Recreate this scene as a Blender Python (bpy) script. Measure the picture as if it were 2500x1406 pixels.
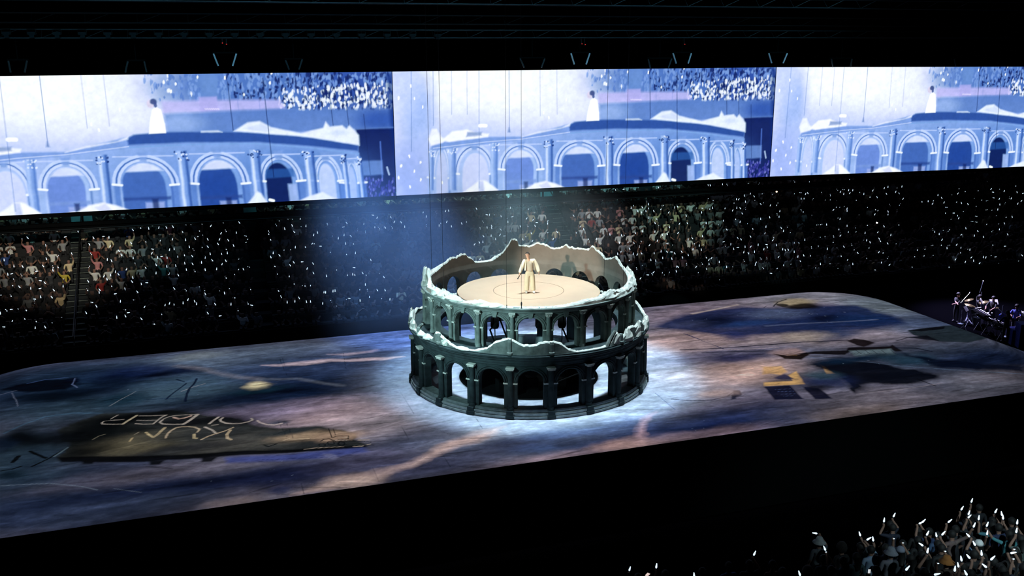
import bpy, math, random
import numpy as np
from mathutils import Matrix, Vector, Euler

R_ = math.radians
scene = bpy.context.scene
for o in list(bpy.data.objects):
    bpy.data.objects.remove(o, do_unlink=True)
C = scene.collection
rng = random.Random(7)
nrg = np.random.default_rng(11)

# ------------------------------------------------------------------ camera
IW, IH, FPX = 2500.0, 1406.0, 2328.5
CAM = np.array([-13.0911, -37.6426, 14.0197])
YAW, PITCH, ROLL = -0.3168, 0.2468, -0.0038
_r = np.array([math.cos(YAW), math.sin(YAW), 0.0])
_f = np.array([-math.sin(YAW) * math.cos(PITCH), math.cos(YAW) * math.cos(PITCH), -math.sin(PITCH)])
_u = np.cross(_r, _f)
RT = math.cos(ROLL) * _r + math.sin(ROLL) * _u
UP = -math.sin(ROLL) * _r + math.cos(ROLL) * _u
FW = _f
cam_data = bpy.data.cameras.new('camera')
cam_data.sensor_width = 36.0
cam_data.lens = 36.0 * FPX / IW
cam_data.clip_end = 400
cam = bpy.data.objects.new('camera', cam_data)
M = Matrix(((RT[0], UP[0], -FW[0], CAM[0]), (RT[1], UP[1], -FW[1], CAM[1]), (RT[2], UP[2], -FW[2], CAM[2]), (0, 0, 0, 1)))
cam.matrix_world = M
C.objects.link(cam)
scene.camera = cam

# ------------------------------------------------------------------ view, world
scene.view_settings.view_transform = 'Standard'
scene.view_settings.look = 'None'
scene.view_settings.exposure = 0.0
scene.view_settings.gamma = 1.0
scene.view_settings.use_curve_mapping = False
world = bpy.data.worlds.new('hall_darkness')
world.use_nodes = True
world.node_tree.nodes['Background'].inputs[0].default_value = (0.0015, 0.003, 0.004, 1)
world.node_tree.nodes['Background'].inputs[1].default_value = 0.12
scene.world = world
scene.cycles.use_denoising = True
scene.cycles.volume_bounces = 0
scene.cycles.max_bounces = 6
scene.cycles.volume_step_rate = 1.5

# ------------------------------------------------------------------ lights (the hall's stage lamps and added unseen ones)
def aim(o, tgt):
    d = Vector(tgt) - o.location
    o.rotation_euler = d.to_track_quat('-Z', 'Y').to_euler()

def spot(name, loc, tgt, power, color, angle, blend=0.5, radius=0.15):
    l = bpy.data.lights.new(name, 'SPOT')
    l.energy = power; l.color = color; l.spot_size = R_(angle); l.spot_blend = blend
    l.shadow_soft_size = radius
    o = bpy.data.objects.new(name, l); o.location = loc; C.objects.link(o); aim(o, tgt)
    return o

def area(name, loc, tgt, power, color, sx, sy, spread=180, shape='RECTANGLE'):
    l = bpy.data.lights.new(name, 'AREA')
    l.energy = power; l.color = color; l.shape = shape; l.size = sx; l.size_y = sy
    l.spread = R_(spread)
    o = bpy.data.objects.new(name, l); o.location = loc; C.objects.link(o)
    if tgt is not None: aim(o, tgt)
    return o

WASH = area('floor_wash', (0, 0, 19.0), None, 1800.0, (1.0, 0.97, 0.95), 47.5, 17.6, spread=5)
TOPL = area('tower_downlight', (0.45, 0.2, 18.5), None, 900.0, (0.54, 0.84, 1.0), 14.0, 14.0, spread=6, shape='DISK')
FOLLOW = spot('follow_spot', (-16.5, -18.2, 11.0), (0.25, 0.25, 4.75), 24000.0, (1.0, 0.82, 0.66), 9.2, 0.4, 0.22)
DISCL = spot('platform_fill', (0.0, 0.0, 21.5), (0, 0, 3.9), 5200.0, (1.0, 0.74, 0.54), 24.0, 1.0, 0.2)  # unseen warm spot added to brighten the disc alone
KEYL = spot('teal_side_light', (-21.0, -15.0, 13.0), (-2.6, -1.6, 3.4), 32000.0, (0.55, 0.95, 1.0), 20.0, 0.9, 0.3)
KEYR = spot('right_rim_light', (17.0, 2.0, 15.0), (4.2, 0.2, 3.2), 7000.0, (0.80, 1.0, 0.95), 20.0, 0.6, 0.3)
WARM = spot('warm_column_light', (-9.0, -22.0, 9.0), (-2.3, -4.7, 1.2), 1500.0, (1.0, 0.72, 0.5), 5.0, 1.0, 0.1)
BLUE = spot('blue_haze_beam', (-9.5, 6.0, 17.5), (-3.2, 9.6, 1.5), 34000.0, (0.17, 0.42, 1.0), 36.0, 0.9, 0.3)
CROWDL = spot('left_stand_fill', (-18.0, -6.0, 13.0), (-20.6, 18.0, 3.3), 16000.0, (1.0, 0.92, 0.76), 19.0, 1.0, 0.2)  # unseen spot added to light the left crowd patch
CROWDL2 = spot('left_stand_teal_fill', (-12.0, -6.0, 13.0), (-16.2, 18.6, 3.7), 8000.0, (0.7, 1.0, 0.95), 12.0, 1.0, 0.2)  # second unseen spot, added for the patch's teal side
CROWDR = spot('centre_stand_fill', (5.0, -6.0, 13.0), (9.2, 17.6, 3.2), 15000.0, (0.92, 0.96, 1.0), 22.0, 1.0, 0.2)  # unseen spot added for the crowd behind the ruin
CROWDR2 = spot('green_stand_fill', (12.0, -6.0, 13.0), (16.5, 18.6, 3.6), 11000.0, (0.6, 1.0, 0.86), 17.0, 1.0, 0.2)  # unseen greenish spot added for the crowd further right
HAZEL = spot('grey_haze_fill', (2.0, 4.0, 18.0), (3.6, 10.4, 4.4), 16000.0, (0.55, 0.85, 0.92), 34.0, 1.0, 0.2)  # unseen spot added so the grey haze shows
CROWDN = spot('near_stand_fill', (2.0, -32.0, 13.0), (8.8, -14.2, -2.0), 8000.0, (0.66, 0.92, 1.0), 34.0, 0.95, 0.2)  # unseen spot on the camera side, added to brighten the near crowd
BANDL = spot('band_light', (24.5, 9.0, 11.0), (28.5, 3.6, 0.0), 80000.0, (0.60, 0.55, 1.0), 40.0, 0.8, 0.15)
RIGL = area('rig_cyan_fill', (2.0, 10.0, 20.0), (2.0, 16.4, 14.0), 420.0, (0.25, 0.75, 1.0), 50.0, 1.0, spread=60)  # unseen panel added so the bracket arms show cyan

# pixel of the photograph (2500 x 1406) -> point of the hall on a plane or a cylinder
def ray(px, py):
    return FW + (px - IW / 2) / FPX * RT - (py - IH / 2) / FPX * UP
def at_z(px, py, z=0.0):
    d = ray(px, py); return CAM + d * ((z - CAM[2]) / d[2])
def at_y(px, py, y):
    d = ray(px, py); return CAM + d * ((y - CAM[1]) / d[1])
def at_plane(px, py, p0, n):
    d = ray(px, py); n = np.array(n, float); return CAM + d * (((np.array(p0) - CAM) @ n) / (d @ n))
def at_cyl(px, py, rad, far=False):
    d = ray(px, py); a = d[0]**2 + d[1]**2; b = CAM[:2] @ d[:2]; c = CAM[:2] @ CAM[:2] - rad * rad
    q = max(b * b - a * c, 0.0)
    P = CAM + d * ((-b + (math.sqrt(q) if far else -math.sqrt(q))) / a)
    return math.degrees(math.atan2(P[1], P[0])), P[2], P
def depth(p): return (np.array(p) - CAM) @ FW

# ------------------------------------------------------------------ materials
def lin(c):
    return tuple(((v / 255.0) / 12.92 if v / 255.0 <= 0.04045 else ((v / 255.0 + 0.055) / 1.055) ** 2.4) for v in c)

def mat(name, color, rough=0.6, metal=0.0, noise=0.0, nscale=6.0, emit=None, estr=0.0, bump=0.0, spec=0.5):
    m = bpy.data.materials.new(name); m.use_nodes = True
    nt = m.node_tree; b = nt.nodes['Principled BSDF']
    col = lin(color)
    b.inputs['Roughness'].default_value = rough; b.inputs['Metallic'].default_value = metal
    b.inputs['Specular IOR Level'].default_value = spec
    b.inputs['Base Color'].default_value = (*col, 1)
    if noise > 0 or bump > 0:
        tc = nt.nodes.new('ShaderNodeTexCoord'); nz = nt.nodes.new('ShaderNodeTexNoise')
        nz.inputs['Scale'].default_value = nscale; nz.inputs['Detail'].default_value = 6.0
        nt.links.new(tc.outputs['Object'], nz.inputs['Vector'])
        if noise > 0:
            r = nt.nodes.new('ShaderNodeValToRGB')
            r.color_ramp.elements[0].position = 0.3; r.color_ramp.elements[1].position = 0.72
            r.color_ramp.elements[0].color = (*[max(0, v * (1 - noise)) for v in col], 1)
            r.color_ramp.elements[1].color = (*[min(1, v * (1 + noise)) for v in col], 1)
            nt.links.new(nz.outputs['Fac'], r.inputs[0]); nt.links.new(r.outputs[0], b.inputs['Base Color'])
        if bump > 0:
            bp = nt.nodes.new('ShaderNodeBump'); bp.inputs['Strength'].default_value = bump; bp.inputs['Distance'].default_value = 0.03
            nt.links.new(nz.outputs['Fac'], bp.inputs['Height']); nt.links.new(bp.outputs[0], b.inputs['Normal'])
    if emit is not None:
        b.inputs['Emission Color'].default_value = (*lin(emit), 1); b.inputs['Emission Strength'].default_value = estr
        m.cycles.emission_sampling = 'NONE'
    return m

def mat_objcolor(name, rough=0.8):
    m = bpy.data.materials.new(name); m.use_nodes = True
    nt = m.node_tree; b = nt.nodes['Principled BSDF']; b.inputs['Roughness'].default_value = rough
    oi = nt.nodes.new('ShaderNodeObjectInfo'); tc = nt.nodes.new('ShaderNodeTexCoord'); nz = nt.nodes.new('ShaderNodeTexNoise')
    nz.inputs['Scale'].default_value = 9.0
    mx = nt.nodes.new('ShaderNodeMix'); mx.data_type = 'RGBA'; mx.blend_type = 'MULTIPLY'; mx.inputs[0].default_value = 0.35
    nt.links.new(tc.outputs['Object'], nz.inputs['Vector'])
    nt.links.new(oi.outputs['Color'], mx.inputs[6]); nt.links.new(nz.outputs['Color'], mx.inputs[7])
    nt.links.new(mx.outputs[2], b.inputs['Base Color'])
    return m

def mat_attr(name, attr, emission=False, strength=1.0, rough=0.75):
    m = bpy.data.materials.new(name); m.use_nodes = True
    nt = m.node_tree; b = nt.nodes['Principled BSDF']; b.inputs['Roughness'].default_value = rough
    a = nt.nodes.new('ShaderNodeAttribute'); a.attribute_name = attr
    if emission:
        b.inputs['Base Color'].default_value = (0.01, 0.01, 0.012, 1)
        b.inputs['Specular IOR Level'].default_value = 0.1
        nt.links.new(a.outputs['Color'], b.inputs['Emission Color']); b.inputs['Emission Strength'].default_value = strength
        m.cycles.emission_sampling = 'NONE'
    else:
        tc = nt.nodes.new('ShaderNodeTexCoord'); mp = nt.nodes.new('ShaderNodeMapping'); mp.inputs['Scale'].default_value = (3.0, 3.6, 1)
        nz = nt.nodes.new('ShaderNodeTexNoise'); nz.inputs['Scale'].default_value = 1.6; nz.inputs['Detail'].default_value = 9.0; nz.inputs['Roughness'].default_value = 0.7
        r = nt.nodes.new('ShaderNodeValToRGB'); r.color_ramp.elements[0].position = 0.33; r.color_ramp.elements[1].position = 0.68
        r.color_ramp.elements[0].color = (0.80, 0.80, 0.83, 1); r.color_ramp.elements[1].color = (1.12, 1.12, 1.1, 1)
        mx = nt.nodes.new('ShaderNodeMix'); mx.data_type = 'RGBA'; mx.blend_type = 'MULTIPLY'; mx.inputs[0].default_value = 1.0
        nt.links.new(tc.outputs['Object'], mp.inputs[0]); nt.links.new(mp.outputs[0], nz.inputs['Vector'])
        nt.links.new(nz.outputs['Fac'], r.inputs[0]); nt.links.new(a.outputs['Color'], mx.inputs[6]); nt.links.new(r.outputs[0], mx.inputs[7])
        nt.links.new(mx.outputs[2], b.inputs['Base Color']); b.inputs['Specular IOR Level'].default_value = 0.0
    return m

BLACK = mat('matt_black', (7, 8, 9), 0.9, spec=0.05)
HALL = mat('hall_black', (2, 2, 3), 1.0, noise=0.3, nscale=0.5, spec=0.0)
STEEL = mat('dark_steel', (52, 58, 62), 0.42, 0.5, noise=0.25, nscale=12)
CABLEM = mat('cable_black', (10, 11, 13), 0.7)
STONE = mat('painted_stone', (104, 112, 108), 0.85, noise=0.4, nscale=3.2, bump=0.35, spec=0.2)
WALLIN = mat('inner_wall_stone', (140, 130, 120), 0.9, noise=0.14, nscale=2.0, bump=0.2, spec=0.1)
STONEL = mat('shaded_stone', (42, 53, 55), 0.85, noise=0.5, nscale=2.6, bump=0.4, spec=0.2)  # lower tier: stone darkened, its shade is put into the colour
PLASTER = mat('broken_plaster', (196, 197, 188), 0.9, noise=0.16, nscale=5.0, bump=0.5, spec=0.15)
DISCM = mat('tan_deck', (172, 146, 124), 0.75, noise=0.04, nscale=1.5, spec=0.1)

# ------------------------------------------------------------------ mesh helpers
class MB:
    def __init__(s): s.v = []; s.f = []; s.m = []
    def add(s, v, f, m=0):
        k = len(s.v); s.v += [tuple(map(float, p)) for p in v]; s.f += [tuple(i + k for i in q) for q in f]; s.m += [m] * len(f)
        return s
    def box(s, c, d, rz=0.0, m=0, taper=1.0):
        x, y, z = d[0] / 2, d[1] / 2, d[2] / 2; ca, sa = math.cos(rz), math.sin(rz); vs = []
        for sz in (-1, 1):
            t = taper if sz > 0 else 1.0
            for sx, sy in ((-1, -1), (1, -1), (1, 1), (-1, 1)):
                a, b = sx * x * t, sy * y * t
                vs.append((c[0] + a * ca - b * sa, c[1] + a * sa + b * ca, c[2] + sz * z))
        return s.add(vs, [(0, 3, 2, 1), (4, 5, 6, 7), (0, 1, 5, 4), (1, 2, 6, 5), (2, 3, 7, 6), (3, 0, 4, 7)], m)
    def tube(s, pts, r, n=6, m=0, cap=True):
        pts = [np.array(p, float) for p in pts]; rs = r if isinstance(r, (list, tuple)) else [r] * len(pts)
        vs = []
        for i, p in enumerate(pts):
            t = pts[min(i + 1, len(pts) - 1)] - pts[max(i - 1, 0)]; t = t / (np.linalg.norm(t) + 1e-9)
            a = np.cross(t, (0, 0, 1.0) if abs(t[2]) < 0.9 else (1.0, 0, 0)); a /= np.linalg.norm(a); b = np.cross(t, a)
            for k in range(n):
                w = 2 * math.pi * k / n; vs.append(p + rs[i] * (math.cos(w) * a + math.sin(w) * b))
        f = []
        for i in range(len(pts) - 1):
            for k in range(n):
                f.append((i * n + k, i * n + (k + 1) % n, (i + 1) * n + (k + 1) % n, (i + 1) * n + k))
        if cap:
            f.append(tuple(range(n))); f.append(tuple((len(pts) - 1) * n + k for k in reversed(range(n))))
        return s.add(vs, f, m)
    def lathe(s, prof, n=24, c=(0, 0, 0), m=0, closed=False, a0=0.0, a1=2 * math.pi):
        full = abs(a1 - a0 - 2 * math.pi) < 1e-6; cols = n if full else n + 1; vs = []
        for k in range(cols):
            w = a0 + (a1 - a0) * k / n
            for (r, z) in prof: vs.append((c[0] + r * math.cos(w), c[1] + r * math.sin(w), c[2] + z))
        q = len(prof); f = []
        for k in range(n):
            k2 = (k + 1) % cols
            for i in range(q if closed else q - 1):
                j = (i + 1) % q
                f.append((k * q + i, k2 * q + i, k2 * q + j, k * q + j))
        return s.add(vs, f, m)
    def disc(s, c, r, n=24, m=0):
        return s.add([(c[0] + r * math.cos(2 * math.pi * k / n), c[1] + r * math.sin(2 * math.pi * k / n), c[2]) for k in range(n)], [tuple(range(n))], m)
    def mesh(s, name, mats, smooth=False):
        me = bpy.data.meshes.new(name); me.from_pydata(s.v, [], s.f); me.update()
        for q in (mats if isinstance(mats, (list, tuple)) else [mats]): me.materials.append(q)
        if len(me.polygons):
            me.polygons.foreach_set('material_index', s.m)
            if smooth: me.polygons.foreach_set('use_smooth', [True] * len(me.polygons))
        return me
    def build(s, name, mats, parent=None, smooth=False, loc=None):
        return link(name, s.mesh(name, mats, smooth), parent, loc)

def link(name, me, parent=None, loc=None):
    o = bpy.data.objects.new(name, me); C.objects.link(o)
    if parent is not None: o.parent = parent
    if loc is not None: o.location = loc
    return o
def tag(o, label=None, cat=None, group=None, kind=None):
    if label: o['label'] = label
    if cat: o['category'] = cat
    if group: o['group'] = group
    if kind: o['kind'] = kind
    return o
def thing(name, label, cat, loc=(0, 0, 0), rz=0.0, group=None):
    o = bpy.data.objects.new(name, None); C.objects.link(o); o.location = loc; o.rotation_euler = (0, 0, rz)
    o.empty_display_size = 0.1
    return tag(o, label, cat, group)
def dup(o, parent=None):
    c = o.copy(); C.objects.link(c)
    if parent is not None: c.parent = parent
    return c

def grid_mesh(name, X, Y, Z, colors, attr, m):
    ny, nx = X.shape
    me = bpy.data.meshes.new(name)
    co = np.stack([X, Y, Z], -1).reshape(-1, 3).astype(np.float32)
    idx = np.arange(nx * ny).reshape(ny, nx)
    q = np.stack([idx[:-1, :-1], idx[:-1, 1:], idx[1:, 1:], idx[1:, :-1]], -1).reshape(-1, 4)
    me.vertices.add(len(co)); me.vertices.foreach_set('co', co.ravel())
    me.loops.add(q.size); me.loops.foreach_set('vertex_index', q.ravel().astype(np.int32))
    me.polygons.add(len(q)); me.polygons.foreach_set('loop_start', np.arange(0, q.size, 4, dtype=np.int32))
    me.update(calc_edges=True); me.validate()
    a = me.color_attributes.new(attr, 'FLOAT_COLOR', 'POINT')
    rgba = np.ones((len(co), 4), np.float32); rgba[:, :3] = colors.reshape(-1, 3)
    a.data.foreach_set('color', rgba.ravel())
    me.materials.append(m)
    return me

# ------------------------------------------------------------------ painter: soft shapes on a metric canvas (flat print, screen content)
def fbm(shape, cells, seed, octaves=5, gain=0.55):
    g = np.random.default_rng(seed); out = np.zeros(shape); amp = 1.0; tot = 0
    cy, cx = cells
    for _ in range(octaves):
        n = g.random((int(cy) + 2, int(cx) + 2))
        y = np.linspace(0, cy, shape[0], endpoint=False); x = np.linspace(0, cx, shape[1], endpoint=False)
        yi = y.astype(int); xi = x.astype(int); fy = y - yi; fx = x - xi
        fy = fy * fy * (3 - 2 * fy); fx = fx * fx * (3 - 2 * fx)
        a = n[yi][:, xi]; b = n[yi][:, xi + 1]; c = n[yi + 1][:, xi]; d = n[yi + 1][:, xi + 1]
        out += amp * ((a * (1 - fx) + b * fx) * (1 - fy)[:, None] + (c * (1 - fx) + d * fx) * fy[:, None])
        tot += amp; amp *= gain; cy *= 2; cx *= 2
        if cy > shape[0] or cx > shape[1]: break
    return out / tot

class Canvas:
    def __init__(s, X, Y, base):
        s.X, s.Y = X, Y; s.wx = np.zeros_like(X); s.wy = np.zeros_like(X)
        s.c = np.zeros(X.shape + (3,)); s.c[:] = lin(base)
    def warp(s, ax, ay, cells, seed):
        s.wx = (fbm(s.X.shape, cells, seed) - .5) * 2 * ax; s.wy = (fbm(s.X.shape, cells, seed + 1) - .5) * 2 * ay
    def win(s, x0, x1, y0, y1):
        xs = s.X[0] if s.X.ndim == 2 else s.X
        i = np.where((xs >= x0) & (xs <= x1))[0]
        ys0, ys1 = s.Y.min(1), s.Y.max(1)
        j = np.where((s.Y[:, :].max(1) >= y0) & (s.Y.min(1) <= y1))[0]
        if len(i) == 0 or len(j) == 0: return None
        return slice(j[0], j[-1] + 1), slice(i[0], i[-1] + 1)
    def over(s, w, a, col):
        s.c[w] = s.c[w] * (1 - a[..., None]) + np.array(lin(col)) * a[..., None]
    def blob(s, cx, cy, rx, ry, col, a=1.0, soft=1.0):
        w = s.win(cx - rx * 2, cx + rx * 2, cy - ry * 2, cy + ry * 2)
        if w is None: return
        d = np.sqrt(((s.X[w] + s.wx[w] - cx) / rx) ** 2 + ((s.Y[w] + s.wy[w] - cy) / ry) ** 2)
        k = np.clip((1 + soft * .5 - d) / max(soft, 1e-3), 0, 1); k = k * k * (3 - 2 * k)
        s.over(w, k * a, col)
    def _seg(s, x, y, p, q):
        dx, dy = q[0] - p[0], q[1] - p[1]; L = dx * dx + dy * dy + 1e-12
        t = np.clip(((x - p[0]) * dx + (y - p[1]) * dy) / L, 0, 1)
        return np.hypot(x - p[0] - t * dx, y - p[1] - t * dy)
    def poly(s, pts, col, a=1.0, feather=0.1, warp=1.0, mask=False):
        xs = [p[0] for p in pts]; ys = [p[1] for p in pts]; m = feather * 2 + 0.5
        w = s.win(min(xs) - m, max(xs) + m, min(ys) - m, max(ys) + m)
        if w is None: return
        x = s.X[w] + s.wx[w] * warp; y = s.Y[w] + s.wy[w] * warp
        ins = np.zeros(x.shape, bool); d = np.full(x.shape, 1e9)
        for i in range(len(pts)):
            p, q = pts[i], pts[(i + 1) % len(pts)]
            if p[1] != q[1]:
                c = ((p[1] > y) != (q[1] > y)) & (x < (q[0] - p[0]) * (y - p[1]) / (q[1] - p[1]) + p[0]); ins ^= c
            d = np.minimum(d, s._seg(x, y, p, q))
        sd = np.where(ins, d, -d)
        k = np.clip(sd / max(feather, 1e-4) * .5 + .5, 0, 1)
        if mask: return w, k * a
        s.over(w, k * a, col)
    def stroke(s, pts, width, col, a=1.0, feather=0.02, warp=0.3):
        xs = [p[0] for p in pts]; ys = [p[1] for p in pts]; m = width + feather * 2 + 0.3
        w = s.win(min(xs) - m, max(xs) + m, min(ys) - m, max(ys) + m)
        if w is None: return
        x = s.X[w] + s.wx[w] * warp; y = s.Y[w] + s.wy[w] * warp; d = np.full(x.shape, 1e9)
        for i in range(len(pts) - 1): d = np.minimum(d, s._seg(x, y, pts[i], pts[i + 1]))
        k = np.clip((width * .5 - d) / max(feather, 1e-4) + .5, 0, 1)
        s.over(w, k * a, col)

# ================================================================== SETTING: hall shell
def structure(name, me_or_mb, m=None, parent=None):
    o = me_or_mb.build(name, m, parent) if isinstance(me_or_mb, MB) else link(name, me_or_mb, parent)
    if parent is None: o['kind'] = 'structure'
    return o
structure('floor', MB().box((8, -4, -3.45), (130, 96, 0.3)), HALL)
structure('ceiling', MB().box((8, -4, 24.2), (130, 96, 0.3)), HALL)
structure('wall_left', MB().box((-56.8, -4, 10.4), (0.4, 96, 27.4)), HALL)
structure('wall_right', MB().box((72.8, -4, 10.4), (0.4, 96, 27.4)), HALL)
structure('wall_front', MB().box((8, -51.8, 10.4), (130, 0.4, 27.4)), HALL)
structure('wall_back', MB().box((8, 43.8, 10.4), (130, 0.4, 27.4)), HALL)

# ================================================================== STAGE with the painted picture on its deck
SX, SYH, SR = 23.3, 8.62, 3.5
nx, ny = 1150, 400
xs = np.linspace(-SX, SX, nx); ts = np.linspace(-1, 1, ny)
e = np.clip(np.abs(xs) - (SX - SR), 0, SR)
ylim = SYH - SR + np.sqrt(np.maximum(SR * SR - e * e, 0))
X = np.broadcast_to(xs, (ny, nx)).copy(); Y = ts[:, None] * ylim[None, :]
P = Canvas(X, Y, (92, 92, 110))
P.warp(0.55, 0.28, (14, 34), 5)
def fp(px, py):
    q = at_z(px, py); return (q[0], q[1])
def fl(pts): return [fp(*q) for q in pts]
def B(px, py, rx, ry, col, a=0.85, soft=1.4):
    q = at_z(px, py); D = depth(q); s = D / FPX; el = (CAM[2]) / np.linalg.norm(q - CAM)
    P.blob(q[0], q[1], rx * s * 1.05, ry * s / el, col, a, soft)
def L(pts, col, a=1.0, f=0.15, w=1.0): P.poly(fl(pts), col, a, f, w)
def S(pts, wpx, col, a=1.0, f=0.03, w=0.15):
    q = at_z(*pts[0]); P.stroke(fl(pts), wpx * depth(q) / FPX * 1.25, col, a, f, w)
# --- large tones: cold blue to the left, rosy grey to the right
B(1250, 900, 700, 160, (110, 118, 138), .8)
B(1290, 925, 360, 130, (166, 170, 182), .9, 1.0)  # pale floor tone, raised further to carry the downlight's pool
for (x, y, rx, ry, c, a) in [
    (80, 950, 260, 70, (24, 44, 66), .9), (350, 920, 240, 50, (40, 72, 100), .8), (330, 985, 260, 30, (62, 92, 110), .7),
    (620, 870, 240, 26, (100, 116, 132), .8), (780, 900, 240, 40, (36, 66, 104), .8), (860, 955, 200, 45, (22, 48, 84), .9),
    (640, 965, 220, 32, (14, 36, 62), .9), (900, 850, 140, 20, (96, 112, 140), .7),
    (200, 1190, 330, 60, (44, 62, 88), .9), (60, 1110, 120, 60, (30, 72, 84), .7), (120, 1250, 260, 40, (48, 62, 88), .9),
    (420, 1150, 260, 22, (112, 108, 122), .8), (520, 1178, 330, 24, (24, 36, 66), .9), (640, 1215, 200, 30, (104, 100, 116), .85),
    (330, 1240, 180, 26, (62, 74, 98), .8), (760, 1150, 150, 28, (34, 44, 80), .8), (905, 1120, 120, 30, (96, 96, 124), .8),
    (1780, 760, 240, 26, (160, 142, 152), .8), (1960, 728, 150, 12, (150, 150, 158), .8), (2150, 745, 90, 22, (128, 142, 150), .8),
    (1700, 830, 200, 26, (178, 154, 152), .85), (1980, 826, 200, 16, (158, 146, 150), .8), (2150, 822, 130, 18, (140, 132, 142), .8),
    (2250, 790, 110, 22, (70, 92, 122), .7), (2320, 870, 220, 34, (70, 84, 102), .8), (2420, 880, 150, 26, (20, 40, 72), .9),
    (1760, 905, 170, 34, (196, 166, 156), .9), (1760, 870, 180, 16, (88, 92, 122), .8), (1850, 980, 170, 24, (126, 118, 136), .8),
    (1720, 1030, 300, 32, (26, 48, 92), .9), (1650, 1062, 200, 18, (14, 34, 76), .9), (1560, 1085, 200, 14, (172, 148, 150), .85),
    (1760, 1058, 160, 12, (140, 122, 136), .8), (2060, 1000, 210, 24, (38, 52, 84), .8), (2200, 968, 260, 26, (118, 112, 122), .9),
    (2100, 1010, 120, 16, (132, 118, 116), .8), (2380, 935, 160, 24, (96, 100, 114), .9), (2460, 915, 120, 14, (112, 108, 118), .7),
    (1330, 1078, 180, 22, (40, 84, 132), .9), (1240, 1086, 70, 14, (10, 40, 88), .9), (1360, 1120, 200, 16, (140, 124, 136), .85),
    (1480, 1060, 180, 26, (38, 72, 124), .8), (1130, 1120, 130, 26, (84, 90, 116), .8), (1000, 1150, 130, 24, (66, 70, 96), .8),
    (1030, 1060, 110, 28, (70, 84, 116), .8), (980, 1000, 120, 50, (120, 116, 140), .7),
    (810, 1010, 150, 32, (186, 164, 170), .95), (640, 1008, 150, 20, (136, 126, 152), .85), (900, 1040, 110, 30, (146, 136, 142), .8),
    (1620, 920, 120, 60, (150, 150, 168), .5), (1100, 870, 200, 40, (90, 112, 146), .7)]:
    B(x, y, rx, ry, c, a)
n1 = fbm(X.shape, (26, 18), 21, 6, .62)[..., None]; n3 = fbm(X.shape, (58, 58), 91, 5, .7)[..., None]; n2 = fbm(X.shape, (9, 12), 33, 5)[..., None]
P.c = .27 * (P.c / .27) ** 1.3 * np.exp(2.0 * (n1 - .5)) * np.exp(0.6 * (n3 - .5)); P.c = P.c * np.clip(1.2 - .6 * n2, .4, 1.3) + np.array(lin((30, 46, 84))) * np.clip(n2 - .5, 0, 1) * .9
lm_ = P.c.mean(-1, keepdims=True); P.c = lm_ + (P.c - lm_) * .84
B(1290, 930, 330, 105, (150, 157, 168), .6, 1.0)  # same pool of light again, smoothed into the paint
# --- left: dark wreck shapes and pale scratches
L([(8, 950), (40, 938), (185, 919), (180, 938), (160, 950), (60, 955)], (4, 8, 18), .97, .12)
B(120, 968, 90, 16, (4, 10, 20), .9); B(330, 908, 100, 16, (8, 24, 70), .85); B(440, 906, 45, 9, (6, 18, 48), .9); B(260, 935, 70, 22, (6, 14, 30), .8); B(375, 915, 40, 5, (2, 6, 20), .9)
B(455, 945, 110, 24, (76, 104, 122), .6); B(480, 868, 60, 8, (132, 142, 146), .6); B(300, 976, 50, 12, (16, 42, 58), .8)
S([(432, 893), (500, 903), (560, 917), (640, 926)], 5, (150, 148, 158), .6, .5, .6); S([(640, 926), (720, 925), (780, 937), (830, 943)], 4, (140, 150, 164), .45, .4, .6)
B(630, 940, 30, 8, (226, 214, 172), .98, 1.1); B(630, 952, 60, 7, (20, 48, 60), .6)
L([(640, 891), (760, 882), (830, 877), (900, 873), (985, 871), (930, 880), (860, 882), (800, 884), (760, 890)], (212, 192, 200), .92, .14)
L([(800, 868), (860, 862), (928, 853), (905, 860), (850, 866)], (196, 180, 194), .9, .12)
S([(0, 964), (14, 960), (30, 956), (41, 953)], 3, (86, 96, 120), .9); S([(30, 959), (38, 975), (44, 992)], 2, (96, 106, 128), .8); S([(182, 923), (175, 938), (188, 946)], 2.5, (88, 104, 140), .9)
S([(68, 936), (110, 927), (165, 921)], 2, (70, 96, 150), .8); S([(12, 1058), (60, 1035), (108, 1018), (180, 1008), (250, 1008)], 3, (70, 108, 138), .8, .12)
S([(268, 991), (298, 973), (330, 956)], 1.6, (138, 150, 160), .8); S([(445, 955), (470, 945), (500, 936)], 2.2, (150, 154, 160), .85); S([(700, 985), (612, 1008)], 1.5, (120, 120, 140), .5)
S([(408, 974), (430, 955), (452, 936)], 4, (14, 26, 48), .9); S([(452, 980), (462, 950), (480, 924)], 5, (12, 22, 44), .95); S([(430, 926), (448, 932)], 4, (14, 26, 48), .9)
S([(376, 953), (410, 953), (436, 946)], 2, (18, 32, 54), .8); S([(350, 976), (400, 973), (445, 974)], 3, (16, 36, 66), .8)
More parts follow.
